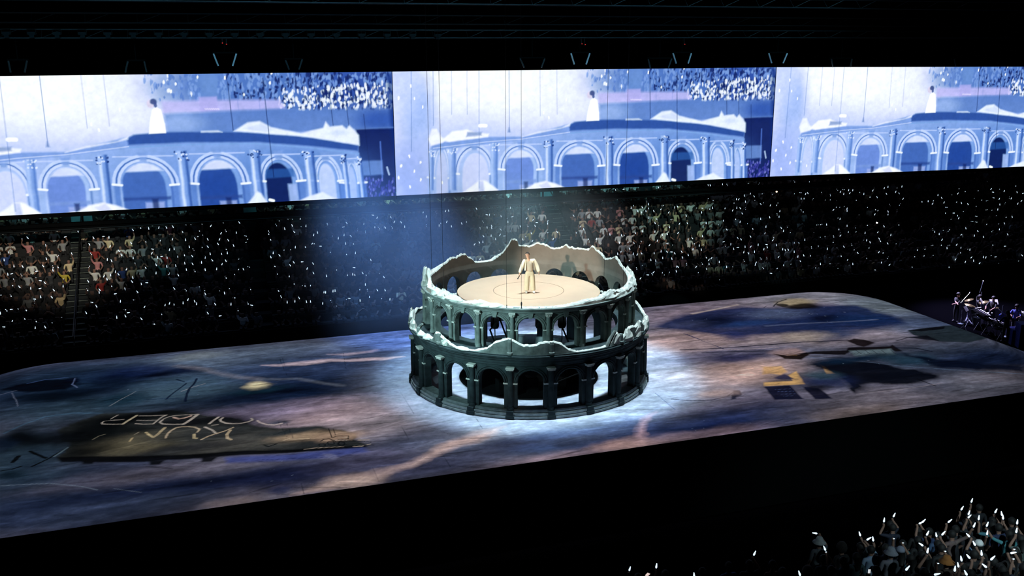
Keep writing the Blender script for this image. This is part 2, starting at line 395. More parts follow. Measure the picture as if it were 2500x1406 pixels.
# --- the dark plaque with its scratched upside-down lettering
plq = [(150, 1052), (180, 1036), (215, 1020), (250, 1009), (330, 1007), (420, 1004), (500, 1013), (560, 1020), (640, 1040), (720, 1044), (790, 1045), (840, 1050), (868, 1062), (905, 1080), (895, 1091), (720, 1098), (560, 1106), (350, 1122), (150, 1122), (140, 1114), (160, 1095), (165, 1075)]
L(plq, (40, 44, 44), .97, .10)
B(330, 1082, 95, 22, (112, 106, 84), .75); B(420, 1062, 90, 16, (62, 64, 62), .7); B(600, 1078, 120, 20, (92, 92, 88), .75); B(745, 1066, 70, 9, (176, 152, 126), .8)
B(830, 1064, 50, 9, (190, 160, 136), .8); B(520, 1060, 120, 12, (48, 52, 54), .8); B(700, 1056, 70, 7, (44, 52, 58), .8); B(480, 1092, 110, 8, (36, 38, 42), .8)
B(345, 1016, 120, 10, (10, 13, 16), .95); B(520, 1026, 90, 10, (12, 15, 20), .85); B(215, 1060, 70, 26, (7, 10, 13), .95); B(270, 1032, 60, 16, (8, 11, 14), .9); B(210, 1100, 50, 14, (8, 12, 16), .9); B(300, 1050, 60, 9, (14, 18, 20), .7)
B(430, 1030, 40, 6, (16, 18, 22), .7); B(595, 1031, 34, 5, (20, 20, 30), .9); B(680, 1032, 24, 3, (60, 70, 90), .8)
def T(pts, wpx, col=(178, 170, 160), a=.95):                     # lettering, from an enlargement of the plaque
    S([(220 + x / 5.0, 990 + y / 5.0) for x, y in pts], wpx, col, a, .03, .06)
T([(340, 115), (290, 140), (250, 165)], 2.2); T([(170, 190), (260, 180), (410, 170)], 2.2); T([(170, 190), (140, 210), (150, 225), (280, 228), (400, 226)], 2.8)
T([(400, 226), (450, 190), (520, 150), (570, 120)], 5.2, (186, 176, 150)); T([(600, 125), (760, 124), (925, 117)], 2.4); T([(575, 180), (690, 182), (800, 178)], 3.2, (150, 145, 140)); T([(550, 220), (640, 228), (770, 224)], 2.4)
T([(770, 224), (840, 165), (880, 135), (930, 116)], 3.6); T([(880, 180), (850, 205), (890, 225), (1000, 230), (1140, 226)], 4); T([(860, 190), (900, 160), (960, 136), (1040, 122), (1150, 114), (1300, 108)], 2.6)
T([(1140, 226), (1180, 205), (1220, 178), (1270, 140), (1310, 110)], 6.5); T([(1020, 145), (1080, 163), (1150, 152), (1230, 126)], 5, (206, 176, 160))
T([(1460, 220), (1510, 180), (1570, 140)], 5); T([(1490, 242), (1560, 232)], 2.6); T([(1620, 150), (1590, 170), (1595, 192), (1650, 214), (1740, 222), (1840, 216), (1930, 198), (1985, 176), (1970, 158)], 4.6)
T([(2045, 184), (2080, 208), (2160, 232), (2250, 236), (2340, 216)], 4.6, (198, 184, 180))
T([(680, 326), (720, 356), (770, 386)], 5, (196, 180, 140)); T([(770, 386), (830, 350), (880, 300), (915, 270)], 6.5, (168, 154, 124)); T([(920, 396), (940, 350), (990, 305), (1050, 270), (1120, 258), (1200, 256)], 4.6, (176, 160, 136))
T([(1200, 256), (1280, 264), (1335, 290), (1305, 325)], 4, (178, 164, 140)); T([(1270, 350), (1268, 396), (1300, 400)], 5.4, (190, 176, 140)); T([(1400, 262), (1490, 300), (1540, 345)], 4.6); T([(1355, 415), (1440, 375), (1530, 345), (1640, 312), (1745, 268)], 3.8, (184, 166, 140))
T([(1715, 300), (1670, 350), (1680, 400), (1720, 415)], 6, (180, 164, 136)); T([(480, 435), (515, 395)], 4, (190, 170, 130)); T([(540, 355), (590, 325)], 3, (140, 132, 116)); T([(30, 415), (110, 370), (180, 350)], 2, (120, 116, 100))
L([(140, 1116), (250, 1113), (420, 1112), (560, 1102), (720, 1096), (900, 1086), (898, 1092), (720, 1104), (560, 1113), (350, 1128), (150, 1128)], (8, 10, 14), .97, .06, .3)
for x, y in ((215, 1129), (380, 1131), (516, 1121)): L([(x - 18, y - 6), (x + 22, y - 7), (x + 6, y + 4), (x - 18, y + 5)], (10, 12, 16), .95, .06, .3)
L([(560, 1116), (720, 1106), (815, 1098), (895, 1092), (900, 1104), (815, 1114), (700, 1123), (560, 1130)], (66, 80, 150), .8, .12, .4); B(800, 1112, 14, 7, (120, 124, 160), .8)
S([(640, 1122), (815, 1115), (895, 1110)], 1.5, (24, 36, 90), .8)
def K(pts, wpx, col=(12, 18, 24), a=.95): S([(620 + x / 7.8125, 1030 + y / 7.8125) for x, y in pts], wpx, col, a, .02, .03)
def ring(cx, cy, rx, ry, wpx): K([(cx + rx * math.cos(w), cy + ry * math.sin(w)) for w in np.linspace(0, 6.283, 13)], wpx)
ring(1300, 440, 65, 28, 2.2); ring(1470, 400, 68, 34, 2.4); ring(1670, 412, 62, 34, 3.4)
K([(1270, 365), (1330, 335), (1440, 320), (1560, 372), (1780, 360), (1930, 360)], 3.2); K([(1500, 300), (1560, 275), (1640, 265), (1800, 262), (1802, 320), (1600, 330)], 2.4); K([(1425, 120), (1455, 210), (1485, 300)], 1.2); K([(1505, 128), (1550, 250)], 1.2)
K([(1560, 345), (1780, 345)], 1.6, (200, 190, 180)); K([(1620, 300), (1780, 290)], 3, (190, 176, 160)); K([(1990, 375), (2110, 368), (2230, 382)], 3); K([(2000, 345), (2200, 340)], 3, (180, 164, 146)); K([(1900, 468), (2060, 460), (2220, 420)], 2.5, (176, 164, 150)); K([(1760, 440), (1900, 450), (2290, 440)], 2.2)
K([(190, 440), (280, 470), (370, 440), (420, 420)], 4); K([(570, 350), (660, 320), (740, 330), (1060, 312)], 2.6, (206, 184, 156)); K([(1100, 315), (1430, 290)], 2.6, (190, 164, 140)); K([(950, 520), (1200, 495), (1700, 470)], 1.8, (196, 182, 164))
# black limbs at the lower left
S([(80, 1138), (120, 1118), (165, 1092)], 5, (7, 9, 12), .95); S([(72, 1102), (110, 1118)], 7, (7, 9, 12), .95); S([(32, 1128), (46, 1114)], 9, (7, 9, 12), .95); S([(0, 1150), (28, 1146), (54, 1138)], 4, (7, 9, 12), .95); S([(132, 1114), (165, 1092)], 4, (84, 104, 116), .8)
B(60, 1068, 44, 22, (5, 8, 12), .95); B(120, 1072, 60, 12, (8, 12, 18), .85); B(0, 1090, 30, 20, (10, 22, 40), .8); B(20, 1160, 40, 10, (8, 26, 36), .7)
S([(0, 1186), (60, 1182), (120, 1180), (200, 1188), (240, 1196)], 1.8, (120, 138, 156), .7); S([(280, 1192), (345, 1202)], 1.6, (110, 126, 146), .6)
# --- front: pale diagonal streaks
L([(735, 1206), (800, 1184), (880, 1162), (960, 1142), (1040, 1108), (1080, 1086), (1110, 1072), (1180, 1050), (1230, 1040), (1190, 1066), (1120, 1092), (1060, 1114), (985, 1142), (900, 1170), (800, 1200)], (206, 180, 176), .9, .22)
B(560, 1232, 60, 14, (146, 132, 134), .7); B(850, 1180, 60, 16, (186, 164, 156), .8); B(680, 1208, 50, 12, (120, 116, 130), .7); B(690, 1195, 30, 10, (30, 40, 76), .8)
L([(1540, 1080), (1562, 1048), (1582, 1018), (1602, 1004), (1596, 1022), (1580, 1048), (1572, 1082)], (190, 160, 174), .8, .16); B(1520, 1086, 70, 12, (196, 162, 160), .9)
# --- right: the dark lens, its rock, the rail, the crater and the wreckage
L([(1598, 796), (1640, 776), (1720, 757), (1800, 748), (1880, 752), (1960, 746), (2090, 745), (2170, 768), (2210, 790), (2130, 802), (2020, 812), (1900, 816), (1800, 822), (1700, 812), (1640, 805)], (20, 38, 80), .93, .35)
B(1895, 764, 70, 12, (84, 98, 128), .75); B(1740, 782, 60, 13, (8, 16, 38), .85); B(2020, 777, 50, 7, (8, 12, 30), .85); B(1690, 790, 50, 6, (64, 72, 104), .6); B(1830, 790, 60, 6, (30, 60, 110), .7); B(2100, 778, 60, 10, (22, 44, 86), .8)
S([(1870, 796), (1950, 790), (2040, 786), (2140, 780)], 3, (112, 126, 156), .7, .2); S([(1690, 766), (1760, 752), (1800, 744)], 4, (206, 188, 172), .85, .2)
B(1945, 738, 46, 9, (168, 154, 124), .95, .8); B(1965, 747, 44, 6, (18, 14, 14), .95, .8); B(1915, 744, 14, 4, (14, 12, 14), .9, .6); S([(1888, 748), (1900, 737), (1920, 730)], 3, (10, 16, 30), .9); S([(1790, 739), (1812, 742), (1850, 746)], 1.6, (24, 36, 40), .8); S([(1862, 752), (1872, 746), (1900, 745)], 1.6, (14, 16, 24), .8)
S([(2040, 733), (2068, 732)], 3, (30, 36, 40), .7)
S([(1580, 806), (1605, 803), (1635, 801)], 1.4, (16, 22, 40), .9, .02); S([(1670, 815), (1705, 828), (1740, 842), (1765, 851)], 3.5, (36, 44, 84), .9, .04)
B(1800, 820, 30, 10, (40, 50, 100), .7); B(2040, 816, 70, 10, (36, 58, 100), .8); B(1960, 822, 60, 10, (178, 164, 150), .7); B(1700, 840, 60, 8, (160, 142, 148), .7)
S([(1660, 854), (1760, 850), (1880, 841), (1960, 835), (2070, 830)], 5, (22, 24, 44), .92, .05); S([(1700, 856), (1800, 853), (1900, 848)], 1.6, (206, 186, 184), .85); S([(1715, 861), (1800, 858), (1885, 856)], 4.5, (22, 24, 42), .9, .05)
L([(2068, 832), (2085, 827), (2110, 829), (2138, 836), (2108, 846), (2090, 842)], (24, 17, 20), .97, .06, .3)
B(1925, 862, 46, 10, (164, 138, 136), .9, .9); L([(1888, 864), (1918, 869), (1950, 866), (1972, 860), (1978, 866), (1955, 878), (1912, 876)], (22, 13, 10), .97, .05, .3); S([(1918, 867), (1945, 867)], 2.2, (190, 140, 70), .8)
S([(1920, 880), (1932, 895)], 2, (150, 136, 150), .6); B(1800, 874, 60, 8, (38, 42, 80), .8)
L([(1855, 896), (1905, 894), (1920, 908), (1905, 915), (1880, 912), (1862, 914)], (222, 176, 120), .9, .08, .4); L([(1925, 915), (1944, 906), (1963, 938), (1864, 942), (1866, 933), (1934, 930)], (224, 180, 118), .95, .05, .2); L([(1890, 922), (1915, 912), (1936, 928), (1905, 925)], (40, 42, 76), .85, .06)
L([(1862, 944), (1925, 941), (1966, 974), (1890, 976)], (13, 18, 42), .95, .05, .2); L([(1958, 944), (1998, 948), (2030, 973), (1992, 974)], (13, 16, 38), .95, .05, .2)
for q in (((1892, 951), (1930, 949)), ((1898, 956), (1938, 955)), ((1905, 962), (1942, 961)), ((1912, 967), (1936, 966))): S(list(q), 1.4, (74, 88, 130), .8, .02, 0)
L([(2000, 889), (2020, 899), (2037, 911), (2016, 913), (2010, 900)], (226, 178, 118), .95, .04, .2)
L([(1960, 888), (2040, 880), (2140, 886), (2230, 900), (2300, 916), (2290, 926), (2230, 936), (2130, 940), (2100, 940), (2098, 956), (2080, 958), (2060, 935), (2020, 905)], (6, 10, 22), .97, .16)
S([(2240, 925), (2265, 935), (2284, 942)], 3.2, (5, 7, 12), .95); S([(1975, 872), (2080, 880), (2200, 893), (2330, 903), (2500, 913)], 2, (96, 120, 150), .8, .05)
B(2010, 930, 60, 14, (26, 38, 78), .85); B(2000, 915, 40, 10, (50, 78, 92), .7); B(1990, 948, 26, 6, (10, 12, 22), .8)
L([(1928, 866), (1990, 858), (2064, 855), (2070, 848), (2175, 845), (2180, 841), (2205, 857), (2190, 858), (2176, 852), (2075, 858), (2064, 866), (1990, 864)], (16, 13, 17), .97, .05, .2)
L([(2072, 856), (2178, 851), (2190, 866), (2140, 872), (2090, 870)], (104, 124, 132), .9, .1, .3)
for x in (2090, 2112, 2130, 2152, 2175): S([(x, 855), (x + 12, 864)], 1.3, (20, 26, 34), .85, .02, 0)
S([(2068, 863), (2130, 862), (2185, 868)], 1.2, (24, 32, 40), .8, .02, 0); B(2130, 874, 90, 6, (10, 30, 46), .9); B(2230, 876, 60, 10, (20, 58, 78), .7); B(2060, 878, 80, 6, (14, 36, 60), .8)
L([(2210, 860), (2300, 876), (2400, 890), (2500, 894), (2500, 908), (2380, 902), (2290, 896)], (7, 14, 32), .93, .2)
S([(2190, 849), (2235, 850), (2275, 858)], 5, (12, 16, 34), .9, .08); S([(2225, 856), (2260, 859)], 3, (16, 22, 44), .8, .08)
L([(2216, 806), (2310, 795), (2332, 794), (2412, 825), (2365, 836), (2290, 833), (2230, 818)], (33, 44, 51), .96, .05, .1); L([(2216, 806), (2307, 796), (2305, 803), (2250, 809)], (12, 14, 20), .97, .04, .1); L([(2205, 824), (2262, 819), (2294, 833), (2222, 825)], (14, 15, 23), .95, .05, .2); S([(2188, 832), (2215, 824), (2245, 823)], 3, (16, 20, 36), .9, .06)
S([(1640, 974), (1680, 978), (1735, 977), (1775, 968), (1790, 956)], 3, (20, 26, 54), .92, .03); L([(1775, 956), (1797, 955), (1802, 974), (1788, 976)], (22, 28, 52), .9, .05); B(1740, 962, 50, 9, (184, 160, 156), .8); S([(1570, 1012), (1640, 982), (1700, 964)], 2, (140, 154, 184), .7, .06); S([(1600, 960), (1650, 1000)], 1.6, (30, 60, 110), .6, .03)
S([(1690, 1000), (1850, 980)], 1.6, (150, 150, 180), .5, .05); S([(2090, 962), (2200, 951), (2300, 935)], 1.6, (160, 150, 154), .6, .06)
# --- seams between the deck sheets
seam = [((680, 1030), (700, 1066)), ((700, 1034), (716, 1070)), ((735, 1180), (742, 1206)), ((975, 1028), (1002, 1082)), ((1070, 1090), (1100, 1140)), ((910, 1140), (926, 1176)), ((682, 874), (700, 916)), ((690, 874), (700, 905)), ((838, 862), (845, 902)), ((780, 1042), (870, 1032)), ((900, 1020), (1000, 1012)), ((1040, 1040), (1100, 1060)), ((1560, 760), (1620, 757)), ((940, 905), (1000, 900)), ((960, 930), (1010, 1010)), ((600, 1130), (1000, 1090)), ((1150, 1000), (1180, 1050))]
for a_, b_ in seam: S([a_, b_], 1.0, (18, 26, 44), .55, .015, 0)
spk = np.random.default_rng(4)
def mod(cx, cy, ang, ln, wd, k):                                    # a dry brush mark: darkens or lightens what is under it
    c_, s_ = math.cos(ang) * ln / 2, math.sin(ang) * ln / 2; w = P.win(min(cx - c_, cx + c_) - wd * 2, max(cx - c_, cx + c_) + wd * 2, cy - abs(s_) - wd * 2, cy + abs(s_) + wd * 2)
    if w is None: return
    x = P.X[w] + P.wx[w] * .25; y = P.Y[w] + P.wy[w] * .25; t = np.clip(((x - cx) * math.cos(ang) + (y - cy) * math.sin(ang)) / (ln / 2), -1, 1)
    d = np.abs(-(x - cx) * math.sin(ang) + (y - cy) * math.cos(ang)); inside = np.abs((x - cx) * math.cos(ang) + (y - cy) * math.sin(ang)) < ln / 2
    a = np.clip(1 - d / (wd * (1 - t * t * .9)), 0, 1) * inside; P.c[w] *= (1 + (k - 1) * a)[..., None]
for _ in range(900):
    x_, y_ = spk.uniform(-SX, SX), spk.uniform(-SYH, SYH)
    if math.hypot(x_ - .4, y_) < 6.8 and spk.random() < .75: continue
    mod(x_, y_, spk.normal(-.08, .22), spk.uniform(.4, 2.6), spk.uniform(.025, .10), spk.uniform(.45, .8) if spk.random() < .62 else spk.uniform(1.2, 1.6))
for _ in range(170):                                                # flecks of pale paint in the dark passages
    px_, py_ = spk.choice([(480, 1180), (700, 1140), (1820, 785), (1950, 770), (1680, 1050), (1850, 1040), (2150, 880), (300, 960)]) + spk.normal(0, 1, 2) * np.array((90, 12))
    B(px_, py_, .9 + 1.0 * spk.random(), .5 + .4 * spk.random(), (130, 148, 176), .4, .8)
P.c = np.clip(P.c * np.exp(0.8 * (fbm(X.shape, (70, 100), 55, 5, .75)[..., None] - .5)), 0.002, 0.82)
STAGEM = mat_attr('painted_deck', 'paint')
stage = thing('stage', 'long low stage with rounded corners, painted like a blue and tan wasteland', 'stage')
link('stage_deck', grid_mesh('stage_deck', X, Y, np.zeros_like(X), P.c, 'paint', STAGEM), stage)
mb = MB(); ring_pts = []
for sx, sy, a0 in ((1, 1, 0), (-1, 1, 90), (-1, -1, 180), (1, -1, 270)):
    for k in range(13):
        w = R_(a0 + 90 * k / 12); ring_pts.append((sx * (SX - SR) + SR * math.cos(w), sy * (SYH - SR) + SR * math.sin(w)))
n = len(ring_pts)
mb.add([(x, y, -0.004) for x, y in ring_pts] + [(x, y, -1.3) for x, y in ring_pts] + [(x * .997, y * .992, -3.28) for x, y in ring_pts], [(i, (i + 1) % n, (i + 1) % n + n, i + n) for i in range(n)] + [(i + n, (i + 1) % n + n, (i + 1) % n + 2 * n, i + 2 * n) for i in range(n)])
mb.build('skirt', BLACK, stage)
del P

# ================================================================== VIDEO SCREENS (one live picture repeated on three LED walls)
SCY, SZ0, SZ1, SXL, SXR = 17.0, 5.67, 12.73, -2.25, 22.80
SW = SXR - SXL
vnx, vny = 640, 190
VX, VZ = np.meshgrid(np.linspace(0, SW, vnx), np.linspace(SZ0, SZ1, vny))
V = Canvas(VX, VZ, (196, 204, 246))
V.warp(0.10, 0.08, (10, 30), 3)
def vp(x, y):                                                      # from an enlargement of the middle screen
    q = at_y(940 + x / 2.551, 150 + y / 2.551, SCY); return (q[0] - SXL, q[2])
VS = 1 / 2.551 * 60.5 / FPX
def vb(x, y, rx, ry, col, a=.9, soft=1.4): q = vp(x, y); V.blob(q[0], q[1], rx * VS, ry * VS, col, a, soft)
def vl(pts, col, a=1.0, f=.06, w=.3): V.poly([vp(*q) for q in pts], col, a, f, w)
def vs_(pts, wd, col, a=1.0, f=.05, w=.15): V.stroke([vp(*q) for q in pts], wd * VS, col, a, f, w)
def arc(cx, cy, rx, ry, a0=180, a1=0, n=14): return [(cx + rx * math.cos(R_(a0 + (a1 - a0) * k / n)), cy - ry * math.sin(R_(a0 + (a1 - a0) * k / n))) for k in range(n + 1)]
V.c[:] = np.array(lin((206, 212, 250)))
vb(760, 210, 700, 330, (240, 242, 255), .95); vb(650, 120, 420, 160, (250, 251, 255), .9); vb(210, 330, 90, 220, (168, 186, 240), .8); vb(110, 150, 90, 160, (206, 216, 252), .8)
vb(520, 640, 500, 240, (196, 206, 246), .8); vb(180, 700, 120, 160, (176, 186, 240), .8); vb(1250, 640, 500, 200, (140, 160, 222), .85); vb(1800, 620, 420, 240, (120, 146, 214), .85)
# the far stand in the picture
vb(1900, 110, 620, 170, (104, 128, 196), .95, .7); vb(2250, 120, 230, 150, (70, 92, 172), .85); vb(1570, 110, 70, 80, (140, 160, 214), .8)
for k in range(1500):
    x = 1230 + 1200 * nrg.random() ** .8; y = 45 + 195 * nrg.random()
    if 1520 < x < 1600 or (x < 1880 and y > 185): continue
    br = nrg.random(); far = (x - 1230) / 1200
    hot = x > 1880 and y > 95 + (2430 - x) * .06
    if nrg.random() > .35 + .6 * far: continue
    col = (244, 246, 255) if (hot and br > .35) else ((40, 52, 120) if br < .42 else (150, 168, 222))
    if x < 1640 and br < .42: col = (120, 140, 204)
    if x < 1520 and br > .93: col = (250, 252, 255)
    vb(x, y, 3 + 5 * nrg.random(), 6 + 11 * nrg.random(), col, .85, .7)
vl([(1330, 196), (1500, 190), (1890, 188), (1910, 238), (1600, 250), (1330, 262)], (206, 196, 242), .85, .1); vl([(1505, 172), (1592, 170), (1594, 250), (1508, 254)], (196, 184, 236), .8)
for k in range(7): vs_([(1530 + k * 10, 236), (1535 + k * 10, 240)], 5, (232, 226, 252), .9)
for x in (1688, 1790): vs_([(x, 190), (x, 250)], 3, (160, 160, 220), .7)
vl([(1335, 264), (1600, 252), (1900, 244), (2425, 240), (2425, 352), (2240, 352), (1830, 372), (1340, 372)], (122, 142, 204), .92, .1); vb(2350, 300, 120, 60, (72, 100, 180), .85); vb(1400, 320, 110, 50, (176, 190, 234), .8)
vl([(2235, 350), (2425, 344), (2425, 745), (2225, 750)], (26, 42, 112), .97, .08); vl([(2405, 40), (2440, 40), (2440, 760), (2405, 760)], (22, 58, 140), .8, .15)
vs_([(2240, 348), (2420, 340)], 6, (120, 140, 204), .8); vs_([(2345, 420), (2338, 620)], 8, (110, 130, 206), .9); vl([(2240, 525), (2345, 522), (2345, 600), (2244, 606)], (150, 168, 226), .7); vs_([(2365, 560), (2372, 600)], 10, (206, 214, 246), .8)
for k in range(110): vb(2240 + 170 * nrg.random(), 620 + 110 * nrg.random(), 5, 9, (92, 84, 176) if nrg.random() > .3 else (150, 140, 214), .8, .7)
# the ring of arches in the picture
vl([(275, 545), (330, 510), (640, 478), (860, 470), (1150, 440), (1450, 425), (1750, 420), (2000, 440), (2240, 480), (2242, 720), (2225, 760), (275, 850)], (168, 184, 232), .93, .06)
vb(520, 650, 260, 200, (198, 208, 246), .75); vb(1560, 600, 520, 180, (132, 156, 218), .6); vb(1950, 560, 300, 130, (106, 136, 204), .6)
ARCH = [(352, 720, 42, 165, (206, 214, 248)), (556, 695, 92, 138, (214, 220, 250)), (846, 668, 98, 118, (136, 152, 218)), (1212, 645, 112, 118, (96, 120, 190)), (1562, 640, 100, 128, (58, 88, 166)), (1853, 628, 72, 108, (18, 38, 106)), (2076, 628, 46, 100, (204, 214, 246)), (2196, 640, 20, 95, (190, 202, 242))]
for i, (cx, cy, rx, ry, col) in enumerate(ARCH):
    bot = 860 - (cx - 275) * .05
    pier = (176, 192, 236) if i < 3 else (118, 142, 208)
    for sg in (-1, 1):
        vl([(cx + sg * (rx + 2), cy), (cx + sg * (rx + 40), cy), (cx + sg * (rx + 40), bot), (cx + sg * (rx + 2), bot)], pier, .8); vl([(cx + sg * (rx + 2), cy + 10), (cx + sg * (rx + 12), cy + 10), (cx + sg * (rx + 12), bot), (cx + sg * (rx + 2), bot)], (206, 218, 250) if sg < 0 else (84, 108, 180), .6)
    vl(arc(cx, cy, rx, ry) + [(cx + rx, bot), (cx - rx, bot)], (186, 202, 242) if i < 3 else (150, 172, 226), .95, .05)
    sh = 10 if i > 1 else -8
    if rx > 60: vl(arc(cx - sh, cy + 4, rx - 10, ry - 8) + [(cx - sh + rx - 10, bot), (cx - sh - rx + 10, bot)], col, .95, .05)
    else: vl(arc(cx - sh * .4, cy + 4, rx * .85, ry - 6) + [(cx - sh * .4 + rx * .85, bot), (cx - sh * .4 - rx * .85, bot)], col, .95, .05)
    if i in (2, 3, 4):
        vl(arc(cx, cy, rx * .98, ry * .98)[3:12] + [(cx + rx * .8, cy - ry * .62), (cx - rx * .8, cy - ry * .55)], (222, 228, 252), .92)
        vb(cx - rx * .2, cy + 20, rx * .8, 50, col, .6); vl([(cx - rx, cy + 75), (cx + rx, cy + 65), (cx + rx, cy + 84), (cx - rx, cy + 92)], (70, 90, 160) if i > 2 else (150, 164, 220), .8)
        vl([(cx - rx * .1, cy + 100), (cx + rx * .7, cy + 96), (cx + rx * .7, bot), (cx - rx * .1, bot)], (186, 190, 236), .75); vl([(cx + rx * .2, cy + 80), (cx + rx * .45, cy + 80), (cx + rx * .45, bot), (cx + rx * .2, bot)], (44, 56, 120), .8)
    if i == 5: vl([(cx - 70, cy - 60), (cx + 66, cy - 66), (cx + 66, cy - 20), (cx - 70, cy - 10)], (70, 110, 180), .7); vl([(cx + 30, cy + 20), (cx + 72, cy + 20), (cx + 72, bot), (cx + 30, bot)], (180, 192, 236), .9)
    for g, wd, cc in ((1.10, 14, (214, 224, 252)), (1.21, 7, (84, 112, 186)), (1.32, 15, (208, 220, 252))):
        vs_(arc(cx, cy, rx * g + 4, ry * (1 + (g - 1) * .8) + 4), wd, cc, .85)
    vl([(cx - 24, cy - ry - 52), (cx + 24, cy - ry - 54), (cx + 15, cy - ry - 6), (cx - 15, cy - ry - 6)], (150, 168, 222), .9); vs_([(cx - rx - 30, cy - ry - 30), (cx + rx + 30, cy - ry - 36)], 7, (206, 216, 250), .8)
    for sg in (-1, 1): vs_([(cx + sg * (rx + 2), cy + 6), (cx + sg * (rx + 44), cy + 2)], 12, (244, 247, 255), .95)
for cx, ty in ((288, 545), (420, 530), (680, 508), (1020, 486), (1396, 466), (1740, 462), (1998, 470), (2164, 490), (2236, 505)):
    wd = 21 if cx > 400 else 14
    if cx > 2100: wd = 9
    vl([(cx - wd, ty), (cx + wd, ty), (cx + wd, 800), (cx - wd, 800)], (150, 170, 226), .9); vl([(cx - wd, ty), (cx - wd * .2, ty), (cx - wd * .2, 800), (cx - wd, 800)], (190, 206, 246), .9)
    vl([(cx + wd * .5, ty), (cx + wd, ty), (cx + wd, 800), (cx + wd * .5, 800)], (104, 130, 200), .8)
    if cx > 900: vl([(cx + wd * .75, ty), (cx + wd * 1.15, ty), (cx + wd * 1.15, 800), (cx + wd * .75, 800)], (58, 88, 164), .8); vl([(cx - wd * .75, ty + 40), (cx - wd * .35, ty + 40), (cx - wd * .35, 800), (cx - wd * .75, 800)], (226, 236, 255), .8)
    for k in range(14): vb(cx - wd * 1.5 + 3 * wd * nrg.random(), ty + 46 * nrg.random(), 5, 5, (40, 64, 136) if nrg.random() > .4 and cx > 900 else (226, 234, 255), .85, .7)
vl([(288, 520), (420, 495), (640, 470), (860, 468), (960, 440), (1150, 388), (1300, 366), (1450, 362), (1750, 366), (2000, 392), (2242, 440), (2236, 486), (2000, 452), (1750, 430), (1450, 432), (1150, 446), (860, 488), (500, 530), (290, 556)], (150, 168, 224), .95)
vl([(1145, 400), (1180, 376), (1300, 364), (1450, 361), (1750, 364), (2000, 390), (2242, 438), (2236, 470), (2000, 440), (1750, 418), (1450, 418), (1150, 432)], (66, 94, 168), .93); vs_([(1150, 446), (1450, 430), (1750, 428), (2000, 450), (2236, 486)], 6, (150, 176, 226), .85); vs_([(300, 540), (640, 500), (860, 482), (1150, 440)], 5, (226, 232, 255), .7)
vl([(268, 482), (292, 420), (322, 420), (352, 470), (382, 482), (360, 505), (285, 525)], (240, 242, 255), .96); vl([(355, 490), (420, 436), (510, 424), (560, 442), (645, 452), (640, 470), (400, 500)], (248, 249, 255), .97); vl([(512, 440), (600, 440), (600, 462), (505, 470)], (150, 158, 206), .8)
vl([(850, 470), (950, 438), (1100, 412), (1155, 384), (1150, 402), (1000, 436)], (240, 243, 255), .95)
vl([(1655, 358), (1725, 312), (1782, 303), (1832, 338), (1972, 372), (2080, 342), (2095, 308), (2112, 336), (2172, 330), (2190, 350), (2205, 328), (2222, 350), (2246, 384), (2246, 440), (2000, 392), (1750, 368)], (236, 241, 255), .97); vl([(1500, 358), (1580, 356), (1600, 364), (1500, 364)], (240, 244, 255), .9)
vl([(1700, 345), (1790, 318), (1850, 352), (1800, 364)], (206, 216, 246), .6); vb(2150, 372, 50, 12, (206, 218, 246), .6)
# the singer in the picture
vl([(1253, 372), (1262, 310), (1280, 242), (1300, 226), (1322, 240), (1333, 320), (1334, 368)], (255, 255, 255), .98, .03, .05); vb(1277, 208, 17, 23, (226, 216, 236), .97, .5); vb(1292, 194, 17, 15, (84, 88, 146), .92, .6); vb(1300, 212, 8, 14, (96, 98, 156), .9, .6)
# rubble at the bottom, rigging cables and sparkles
vl([(488, 815), (555, 765), (585, 742), (622, 740), (665, 772), (705, 800), (700, 815)], (246, 248, 255), .97); vl([(582, 745), (612, 745), (618, 810), (584, 812)], (200, 206, 240), .8)
vl([(850, 806), (935, 758), (1000, 744), (1062, 760), (1122, 786), (1110, 800)], (244, 246, 255), .97); vl([(960, 770), (1012, 750), (1040, 790), (980, 796)], (206, 210, 240), .7)
vl([(1678, 758), (1735, 688), (1752, 700), (1776, 745), (1770, 760)], (234, 240, 255), .95); vl([(1915, 748), (1980, 716), (2046, 694), (2070, 712), (2115, 734), (2110, 752)], (236, 241, 255), .96); vs_([(1790, 735), (1806, 740)], 16, (250, 252, 255), .95); vs_([(790, 815), (860, 800)], 18, (246, 248, 255), .8)
for x, y0, y1, a_ in ((163, 40, 560, .5), (299, 40, 400, .5), (413, 40, 330, .4), (510, 40, 330, .4), (585, 40, 790, .45), (772, 40, 440, .6), (965, 40, 340, .35), (1070, 40, 330, .35), (1650, 90, 355, .85), (1818, 70, 610, .85), (2127, 150, 330, .7), (2202, 180, 330, .7), (2280, 270, 600, .6)):
    vs_([(x, y0), (x + 2, y1)], 4, (96, 110, 180) if x < 1500 else (34, 44, 104), a_, .04, 0)
vl([(764, 440), (770, 410), (776, 410), (782, 440)], (130, 140, 196), .7); vs_([(590, 400), (628, 400)], 20, (255, 255, 255), .9)
for x, y in ((100, 652), (180, 682), (222, 626), (90, 722), (222, 740), (358, 752), (148, 590), (160, 150), (80, 228), (180, 228), (240, 280), (990, 322), (1020, 352), (1130, 240), (370, 152), (1850, 98), (1400, 98), (1510, 65), (1380, 140), (1860, 40), (1640, 72), (1720, 160), (1350, 92), (157, 780), (60, 740)):
    vb(x, y, 5, 10, (255, 255, 255), .95, .6)
V.c = .9 * (V.c / .9) ** 1.28; V.c *= (0.89 + .24 * fbm(VX.shape, (30, 100), 77, 5, .7)[..., None])
lum = np.clip((V.c.mean(-1) - .25) / .5, 0, 1)[..., None]
V.c *= np.array((.74, 1.06, 1.04)) * (1 - lum) + np.array((.96, 1.0, 1.0)) * lum
V.c = np.clip(V.c, 0, 1.0)
SCRM = mat_attr('led_picture', 'video', True, 1.08)
